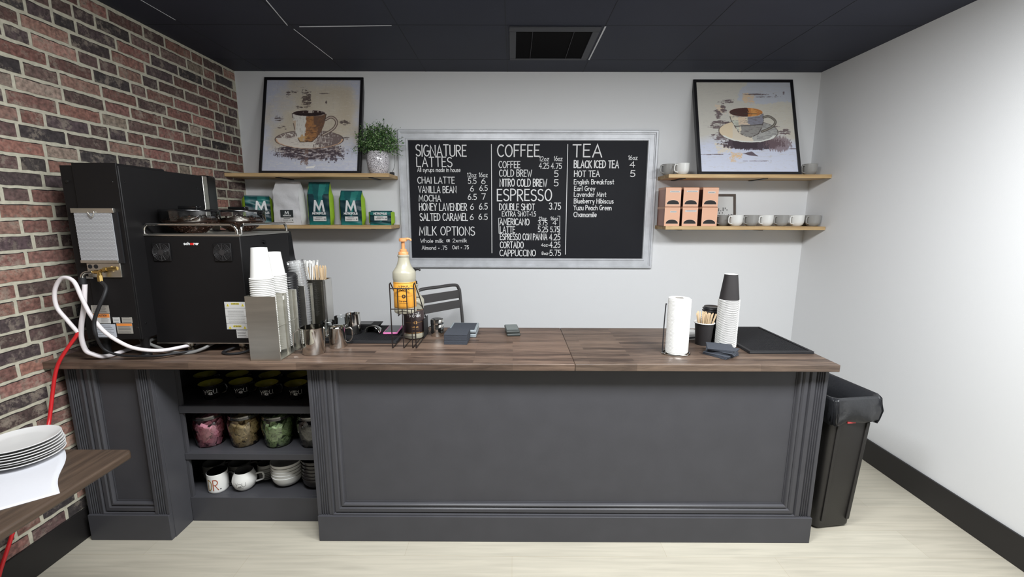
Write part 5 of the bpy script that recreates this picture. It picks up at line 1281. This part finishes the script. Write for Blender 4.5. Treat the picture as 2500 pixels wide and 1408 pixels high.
mb = MB(); text(mb, 'GENCY', -.038, .050, .120, .032, .0075, lambda X, Z: (X, .003, Z+X*.07), gap=.2, shear=.12); obj('lettering', mb, M_inkw, sg)
mb = MB()
for x_, z_, h_ in [(-.02, .115, .018), (-.004, .112, .024), (.012, .113, .006), (.03, .114, .028), (.046, .128, .014), (.060, .118, .010), (-.03, .09, .012), (0, .092, .012), (.025, .096, .008)]: mb.box(x_, x_+.006, .0044, .005, z_, z_+h_)
obj('small_print', mb, M_ink, sg)

def mug(x, y, z, prof, m_out, m_in, label, group, ha, hr=(.018, .012), hz=(.2, .85), loc_only=False, wall=.0035, name='mug', hth=.0048):
    """mug with a curved handle at angle ha; prof = outer profile"""
    g_ = thing(name, label, 'mug', (x, y, z), 0, group); h = prof[-1][1]
    obj('body', MB().lathe([(0, 0)]+prof+[(prof[-1][0]-wall*.5, h+.0012)], 36), m_out, g_)
    inn = [(max(.001, r-wall), max(wall, zz)) for r, zz in prof]; inn = [(r, zz) for r, zz in inn if zz > wall or True]
    obj('inside', MB().lathe([(0, wall)]+inn[1:]+[(prof[-1][0]-wall*.5, h+.0012)], 36), m_in, g_)
    def rad(zz):
        for (r0, z0), (r1, z1) in zip(prof, prof[1:]):
            if z0 <= zz <= z1 and z1 > z0: return r0+(r1-r0)*(zz-z0)/(z1-z0)
        return prof[-1][0]
    z0, z1 = h*hz[0], h*hz[1]; r0, r1 = rad(z0)-.001, rad(z1)-.001; rm = max(r0, r1)+hr[0]+.010
    P3 = [(r1, z1), (rm-.008, z1+.003), (rm, z1-.012), (rm, (z0+z1)/2), (rm-.005, z0+.008), (r0, z0)]
    obj('handle', MB().tube(cr([(a*math.cos(ha), a*math.sin(ha), b) for a, b in P3], 5), hth, 8), m_out, g_)
    return g_
SQ = [(.026, 0), (.030, .003), (.042, .014), (.0475, .030), (.049, .050), (.0495, .081)]
HA = -PI*.86
gm = 'white and grey mugs on the lower right shelf'
for x, m_, lab, y_ in [(1.612, M_gcer, 'grey mug half hidden behind the first white mug, beside the tins', 3.375), (1.664, M_wmug, 'white mug nearest the peach tins', 3.283), (1.777, M_gcer, 'grey mug between the first and second front white mugs', 3.283), (1.890, M_wmug, 'white mug in the middle of the mug row', 3.283), (2.001, M_gcer, 'grey mug between the middle and last white mugs', 3.283), (2.119, M_wmug, 'white mug beside the last grey mug near the wall', 3.283), (2.238, M_gcer, 'last grey mug of the row, nearest the right wall', 3.283)]:
    mug(x, y_, 1.487, SQ, m_, m_, lab, gm, HA)
mug(2.235, 3.40, 1.487, SQ, M_gcer, M_gcer, 'grey mug standing behind the last grey mug of the row', gm, HA)
gm = 'mugs on the upper right shelf'
mug(1.160, 3.35, 1.858, SQ, M_gcer, M_gcer, 'grey mug at the left end of the upper right shelf', gm, HA)
mug(1.240, 3.285, 1.858, SQ, M_wmug, M_wmug, 'white mug left of the leaning painting', gm, HA)
mug(2.190, 3.31, 1.858, SQ, M_gcer, M_gcer, 'grey mug right of the leaning painting', gm, PI+.3)

# ---------------------------------------------------------------- things in the shelf bay
TALL = [(.027, 0), (.031, .002), (.0355, .014), (.0375, .035), (.039, .056), (.0425, .068), (.049, .077), (.0555, .082)]
M_you = mat('white_ink', (225, 225, 225), .6)
def you_logo(parent, R, z, s, mt, a0=-PI/2):
    f = lambda X, Z: (R*math.cos(a0+X/R), R*math.sin(a0+X/R), Z)
    mb = MB(); text(mb, 'Y', -.0275*s, z, .015*s, .019*s, .0014*s, f); text(mb, 'U', .0125*s, z, .013*s, .019*s, .0014*s, f)
    mb.ribbon(A_(0, z+.0045*s, .0125*s, .0135*s, 165, 15, 10), .0012*s, f)
    text(mb, '42', -.0065*s, z-.002*s, .013*s, .009*s, .0028*s, f); mb.ribbon([(.0285*s, z), (.0295*s, z)], .0018*s, f)
    obj('logo', mb, mt, parent)
gy = 'black and olive mugs on the top shelf of the bay'
names = ['first', 'second', 'third', 'fourth']
for i, (x, y) in enumerate([(-1.550, 2.108), (-1.408, 2.130), (-1.2605, 2.106), (-1.112, 2.107)]):
    g_ = mug(x, y, .63, TALL, M_kcer, M_olive, 'black mug with olive inside and white logo, %s in the front row' % names[i], gy, .35, hz=(.22, .80))
    you_logo(g_, .0392, .034, 1.15, M_you, -PI/2+.75*math.atan2(-x, y))
for i, (x, y) in enumerate([(-1.660, 2.225), (-1.492, 2.235), (-1.312, 2.228), (-1.160, 2.228)]):
    mug(x, y, .63, TALL, M_kcer, M_olive, 'black mug with olive inside, %s in the back row' % names[i], gy, .5, hz=(.22, .80))

def jar(x, y, pc, label, plabel, inkc):
    j = thing('glass_jar', label, 'jar', (x, y, .376), 0, 'glass jars of sweetener packets'); M_band = mat('dark_jar_rim', (92, 92, 94), .15, .8)
    pr = [(0, .004), (.048, .004), (.055, 0), (.062, .006), (.070, .05), (.078, .10), (.079, .125), (.073, .142), (.066, .150), (.068, .160)]
    obj('jar_wall', MB().lathe(pr, 36), M_glass, j)
    ld = obj('jar_cover', MB().lathe([(.069, .160), (.071, .164), (.071, .172), (.060, .176), (.0, .178)], 36), clear_mat('jar_cover_glass', (.8, .82, .82), .5), j)
    obj('metal_band', MB().lathe([(.0692, .152), (.0715, .154), (.0715, .163), (.0692, .165)], 36), M_band, j)
    if pc is None: return j
    mb = MB(); rr = random.Random(int(x*999)); base = lin(pc); dark = lin(inkc)
    for k in range(230):
        zz = rr.uniform(.012, .132); rad_ = (.054+.020*min(1, zz/.10)); a = rr.uniform(0, 2*PI); d_ = rad_*(1-.35*rr.random()**2)-.006
        if zz > .122: d_ *= math.sqrt(rr.random())
        sx_, sy_ = .0165, .0125; fz = rr.uniform(.75, 1.12); c = tuple(min(1, v*fz) for v in base)
        # packets press flat against the glass, at every slant
        M_ = Matrix.Translation((d_*math.cos(a), d_*math.sin(a), zz)) @ Matrix.Rotation(a, 4, 'Z') @ Matrix.Rotation(rr.uniform(-.45, .45), 4, 'Y') @ Matrix.Rotation(rr.uniform(-.4, .4), 4, 'Z') @ Matrix.Rotation(rr.uniform(0, PI), 4, 'X')
        def P3(u, v, o_=0): return M_ @ Vector((o_+.0015*math.cos(u*1.5), u*sx_, v*sy_))
        g_ = [P3(u, v) for v in (-1, 1) for u in (-1, 0, 1)]
        mb.add(g_, [(0, 1, 4, 3), (1, 2, 5, 4)], 0, c)
        for q_ in range(rr.choice([1, 2, 2, 3])):
            u0, v0 = rr.uniform(-.7, .2), rr.uniform(-.7, .6); u1 = u0+rr.uniform(.2, .8)
            mb.add([P3(u0, v0, .0012), P3(u1, v0, .0012), P3(u1, v0+.16, .0012), P3(u0, v0+.16, .0012)], [(0, 1, 2, 3)], 0, tuple(.35*a_+.65*b_ for a_, b_ in zip(c, dark)))
    o = obj('sweetener_packets', mb, matcol('packet_paper', .6), loc=(x, y, .376))
    tag(o, plabel, 'sweetener packets', None, 'stuff')
    return j
jar(-1.588, 2.118, (246, 168, 188), 'glass jar of pink packets in the bay', 'pink sweetener packets filling the first jar', (190, 60, 100))
jar(-1.4065, 2.122, (224, 198, 146), 'glass jar of tan packets in the bay', 'tan sugar packets filling the second jar', (96, 64, 34))
jar(-1.229, 2.118, (204, 230, 174), 'glass jar of pale green packets in the bay', 'pale green sweetener packets filling the third jar', (44, 70, 44))
jar(-1.048, 2.122, (128, 126, 121), 'glass jar of dark grey packets at the right end of the bay', 'dark grey packets filling the fourth jar', (50, 48, 48))

CYL = [(.044, 0), (.047, .003), (.0485, .012), (.0485, .102)]
ROUND = [(.030, 0), (.034, .002), (.049, .018), (.0575, .042), (.0585, .056), (.054, .076), (.046, .094), (.0445, .100)]
g_ = mug(-1.552, 2.082, .133, CYL, M_wmug, M_kcer, 'white mug lettered DR. with black inside and black handle', 'mugs on the bottom shelf', .25)
for c_ in g_.children:
    if c_.name.startswith('handle'): c_.data.materials[0] = M_kcer; c_['label'] = 'black handle'
f = lambda X, Z: (.0489*math.cos(-PI/2+.2+X/.0489), .0489*math.sin(-PI/2+.2+X/.0489), Z)
M_rose = mat('copper_print', (168, 88, 62), .35, .3); M_ochre = mat('ochre_print', (176, 140, 70), .4, .3)
mb = MB(); text(mb, 'D', -.030, .020, .020, .056, .0042, f); obj('lettering', mb, M_ochre, g_)
mb = MB(); text(mb, 'R', -.003, .020, .022, .056, .0046, f); obj('lettering', mb, M_rose, g_)
mb = MB(); text(mb, '.', .027, .022, .003, .03, .006, f); mb.ribbon([(-.028, .045), (-.01, .047), (.015, .044)], .0015, f); obj('lettering', mb, M_ink, g_)
g_ = mug(-1.418, 2.092, .133, ROUND, M_wmug, M_dcer, 'round white mug with grey inside and the YOU logo', 'mugs on the bottom shelf', .30, hr=(.026, .012), hz=(.28, .72))
def you_round(parent, R, z, s, mt):
    f2 = lambda X, Z: ((R-.35*(Z-.05)**2*22)*math.cos(-PI/2+.2+X/R), (R-.35*(Z-.05)**2*22)*math.sin(-PI/2+.2+X/R), Z)
    mb = MB(); text(mb, 'Y', -.024*s, z, .013*s, .019*s, .0013*s, f2); text(mb, 'U', .008*s, z, .015*s, .019*s, .0013*s, f2); mb.ribbon(A_(-.003*s, z+.005*s, .012*s, .010*s, 150, 10, 8), .0011*s, f2)
    text(mb, '42', -.009*s, z-.003*s, .013*s, .006*s, .0018*s, f2); mb.ribbon([(-.017*s+.03*s*i/6, z-.008*s) for i in range(7)], .0012*s, f2); obj('logo', mb, mt, parent)
you_round(g_, .0592, .040, 1.1, M_ink)
for x, y, m_, lab in [(-1.640, 2.185, M_dcer, 'dark grey mug behind the DR. mug'), (-1.502, 2.190, M_dcer, 'dark grey mug behind the round white mug')]:
    mug(x, y, .133, [(.04, 0), (.046, .004), (.054, .03), (.054, .088)], m_, m_, lab, 'mugs on the bottom shelf', .25, hr=(.024, .012))
g_ = mug(-1.357, 2.19, .133, [(.036, 0), (.040, .004), (.043, .03), (.043, .085)], mat('pale_grey_ceramic', (186, 184, 178), .25), M_dcer, 'pale grey printed mug behind the round white mug and the bowls', 'mugs on the bottom shelf', 1.6)
f = lambda X, Z: (.0435*math.cos(-PI/2+.45+X/.0435), .0435*math.sin(-PI/2+.45+X/.0435), Z)
mb = MB()
for z_ in (.066, .056): mb.ribbon([(-.025+.05*i/8, z_) for i in range(9)], .006 if z_ > .06 else .002, f)
for z_ in (.044, .034, .024, .014): mb.ribbon([(-.022+.044*i/8, z_) for i in range(9)], .0065, f)
obj('print', mb, mat('grey_print', (116, 114, 110), .6), g_)
def bowl(m_, lab, grp, R=.080, H=.062):
    mb = MB().lathe([(0, .002), (.036, .002), (.037, 0), (.040, .002), (.060, .014), (.074, .036), (R, H), (R-.002, H+.0015), (R-.005, H), (.069, .036), (.055, .018), (0, .008)], 36)
    return tag(obj('bowl', mb, m_), lab, 'bowl', grp)
bp = bowl(M_wmug, 'white bowl nested in the stack on the bottom shelf', 'stacked white bowls')
for i in range(5):
    c = bp if i == 0 else dup(bp, (0, 0, 0)); c.location = (-1.214, 2.142, .133+.0185*i); c.rotation_euler = (0, 0, .3*i)
    c['label'] = ['lowest white bowl of the stack on the bottom shelf', 'white bowl nested in the stack on the bottom shelf', 'white bowl nested in the stack on the bottom shelf', 'white bowl nested in the stack on the bottom shelf', 'uppermost white bowl of the stack on the bottom shelf'][i]
bp = bowl(mat('black_bowl_glaze', (38, 35, 34), .22), 'black bowl nested in the stack at the right of the bottom shelf', 'stacked black bowls', .078)
for i in range(6):
    c = bp if i == 0 else dup(bp, (0, 0, 0)); c.location = (-1.046, 2.130, .133+.0205*i)
    if i == 0: c['label'] = 'lowest black bowl of the stack at the right of the bottom shelf'

# ---------------------------------------------------------------- waste bin at the right end
tb = thing('waste_bin', 'tall narrow black waste bin with a black liner beside the counter', 'bin', (1.625, 1.972, 0), .14)
M_bin = mat('black_bin_plastic', (34, 32, 31), .5, var=.06, vscale=5, bump=.04, bscale=160)
M_bag2 = mat('black_liner', (38, 39, 42), .32, bump=.5, bscale=16)
def rrect(hx, y0, y1, r=.025, n=5):
    out = []
    for cx_, cy_, a0 in [(hx-r, y0+r, -90), (hx-r, y1-r, 0), (-hx+r, y1-r, 90), (-hx+r, y0+r, 180)]:
        for i in range(n+1): a = math.radians(a0+90*i/n); out.append((cx_+r*math.cos(a), cy_+r*math.sin(a)))
    return out
def loft(mb, levels):
    n = len(levels[0][0]); v = []
    for poly, z in levels: v += [(p[0], p[1], z if not callable(z) else z(p)) for p in poly]
    return mb.add(v, [(k*n+i, k*n+(i+1) % n, (k+1)*n+(i+1) % n, (k+1)*n+i) for k in range(len(levels)-1) for i in range(n)])
mb = loft(MB(), [(rrect(.090, .010, .440), .004), (rrect(.098, .002, .448), .016), (rrect(.104, -.014, .464), .30), (rrect(.112, -.030, .480), .60), (rrect(.124, -.036, .486), .66), (rrect(.128, -.038, .488), .715), (rrect(.124, -.034, .484), .716), (rrect(.109, -.018, .466), .60), (rrect(.094, .006, .44), .02)])
mb.add([(p[0], p[1], .004) for p in rrect(.090, .010, .440)], [tuple(range(24))]); mb.add([(p[0], p[1], .02) for p in rrect(.092, .010, .440)], [tuple(range(24))])
obj('bin_wall', mb, M_bin, tb)
def yfz(z): return .002-.016*(z/.30) if z < .3 else -.014-.016*(z-.3)/.3
for x in (-.074, .066):
    v = [(x+.0, yfz(.05)+.001, .05), (x+.018, yfz(.05)+.001, .05), (x+.018, yfz(.05)-.006, .05), (x, yfz(.05)-.006, .05), (x*1.12, yfz(.585)+.001, .585), (x*1.12+.018, yfz(.585)+.001, .585), (x*1.12+.018, yfz(.585)-.006, .585), (x*1.12, yfz(.585)-.006, .585)]
    obj('front_rib', MB().add(v, [(0, 1, 2, 3), (4, 5, 6, 7), (0, 1, 5, 4), (1, 2, 6, 5), (2, 3, 7, 6), (3, 0, 4, 7)]), M_bin, tb, bevel=.002)
for x in (-.070, .075): obj('foot', MB().lathe([(0, 0), (.016, 0), (.018, .004), (.016, .010)], 12, (x, .035, 0)), M_bin, tb)
def wig(p, a, k): return a*math.sin(p[0]*k+1.3)*math.cos(p[1]*k*.8)
N_ = 26
def dense(poly, k=3):
    out = []
    for i in range(len(poly)):
        a, b = poly[i], poly[(i+1) % len(poly)]
        for j in range(k): out.append((a[0]+(b[0]-a[0])*j/k, a[1]+(b[1]-a[1])*j/k))
    return out
L3 = []
for hx, y0, y1, z, am in [(.088, .012, .430, .40, 0), (.100, -.008, .455, .60, .002), (.118, -.028, .478, .7185, .0), (.130, -.042, .490, .723, .002), (.136, -.050, .494, .712, .004), (.140, -.056, .496, .66, .008), (.134, -.050, .494, .615, .010), (.126, -.043, .488, .600, .012)]:
    pl_ = dense(rrect(hx, y0, y1, .03)); out = []
    for i, p in enumerate(pl_):
        k_ = 1+am*4*math.sin(i*1.7+z*40)*.35; out.append((p[0]*k_+.0*am, p[1]+am*math.cos(i*2.3+z*25)))
    L3.append((out, (lambda p, z=z, am=am: z+am*1.2*math.sin(p[0]*55+p[1]*40))))
obj('liner', loft(MB(), L3), M_bag2, tb, sharp=80)
obj('red_tag', MB().box(-.032, .012, -.0345, -.030, .588, .596), mat('red_sticker', (186, 66, 66), .5), tb)

# ---------------------------------------------------------------- side table with plates, front left
M_tab = wood('dark_table_wood', (46, 36, 29), (80, 65, 53), .45, 'y', 1.2)
tbm = thing('side_table', 'dark wood side table against the brick wall carrying the plate stack', 'table', (-1.70, .75, 0))
poly = [(XL+.014, .05), (-1.345, .05), (-1.328, .067), (-1.328, 1.388), (-1.345, 1.405), (XL+.014, 1.405)]
o = obj('table_top', MB().prism([(p[0]+1.70, p[1]-.75) for p in poly], 'z', .722, .750), M_tab, tbm, bevel=.007, segs=3)
M_leg = mat('black_table_leg', (30, 28, 27), .5)
obj('leg', MB().box(-.06, .06, -.03, .03, 0, .722), M_leg, tbm)
obj('foot_bar', MB().box(-.28, .28, -.03, .03, 0, .03), M_leg, tbm)
nk = MB(); A4 = [Vector((-1.572, 1.402, 0)), Vector((-1.338, 1.158, 0)), Vector((-1.60, .93, 0)), Vector((-1.845, 1.19, 0))]
def nkp(u, v):
    p = (A4[0]*(1-u)+A4[1]*u)*(1-v)+(A4[3]*(1-u)+A4[2]*u)*v
    wv = .010*math.sin(u*6.5)*math.exp(-v*5)
    return (p.x+wv*.6, p.y+wv*.3, .7508+.0012*(1+math.sin(u*11+v*7))*(.4+.6*math.sin(PI*u)*math.sin(PI*v)))
nk.grid(nkp, 20, 20)
tag(obj('cloth_napkin', nk, mat('white_cloth', (192, 193, 198), .85, bump=.06, bscale=60), solid=.0016), 'white cloth napkin spread under the plate stack', 'napkin')
pm = MB().lathe([(0, .003), (.055, .003), (.058, 0), (.063, .003), (.094, .0125), (.0985, .0135), (.0995, .0155), (.0975, .0165), (.075, .0085), (.06, .0065), (0, .006)], 56)
pl0 = tag(obj('plate', pm, M_wcer), 'white round plate inside the stack on the side table', 'plate', 'stacked white plates')
for i in range(7):
    c = pl0 if i == 0 else dup(pl0, (0, 0, 0))
    c.location = (-1.640+[.002, -.001, .003, .001, -.002, -.004, -.008][i], 1.338+[0, .002, -.001, .002, .001, 0, .002][i], .7535+.0088*i)
    if i == 0: c['label'] = 'bottom plate of the white stack, resting on the napkin'
    if i == 6: c['label'] = 'top white plate of the stack on the side table'
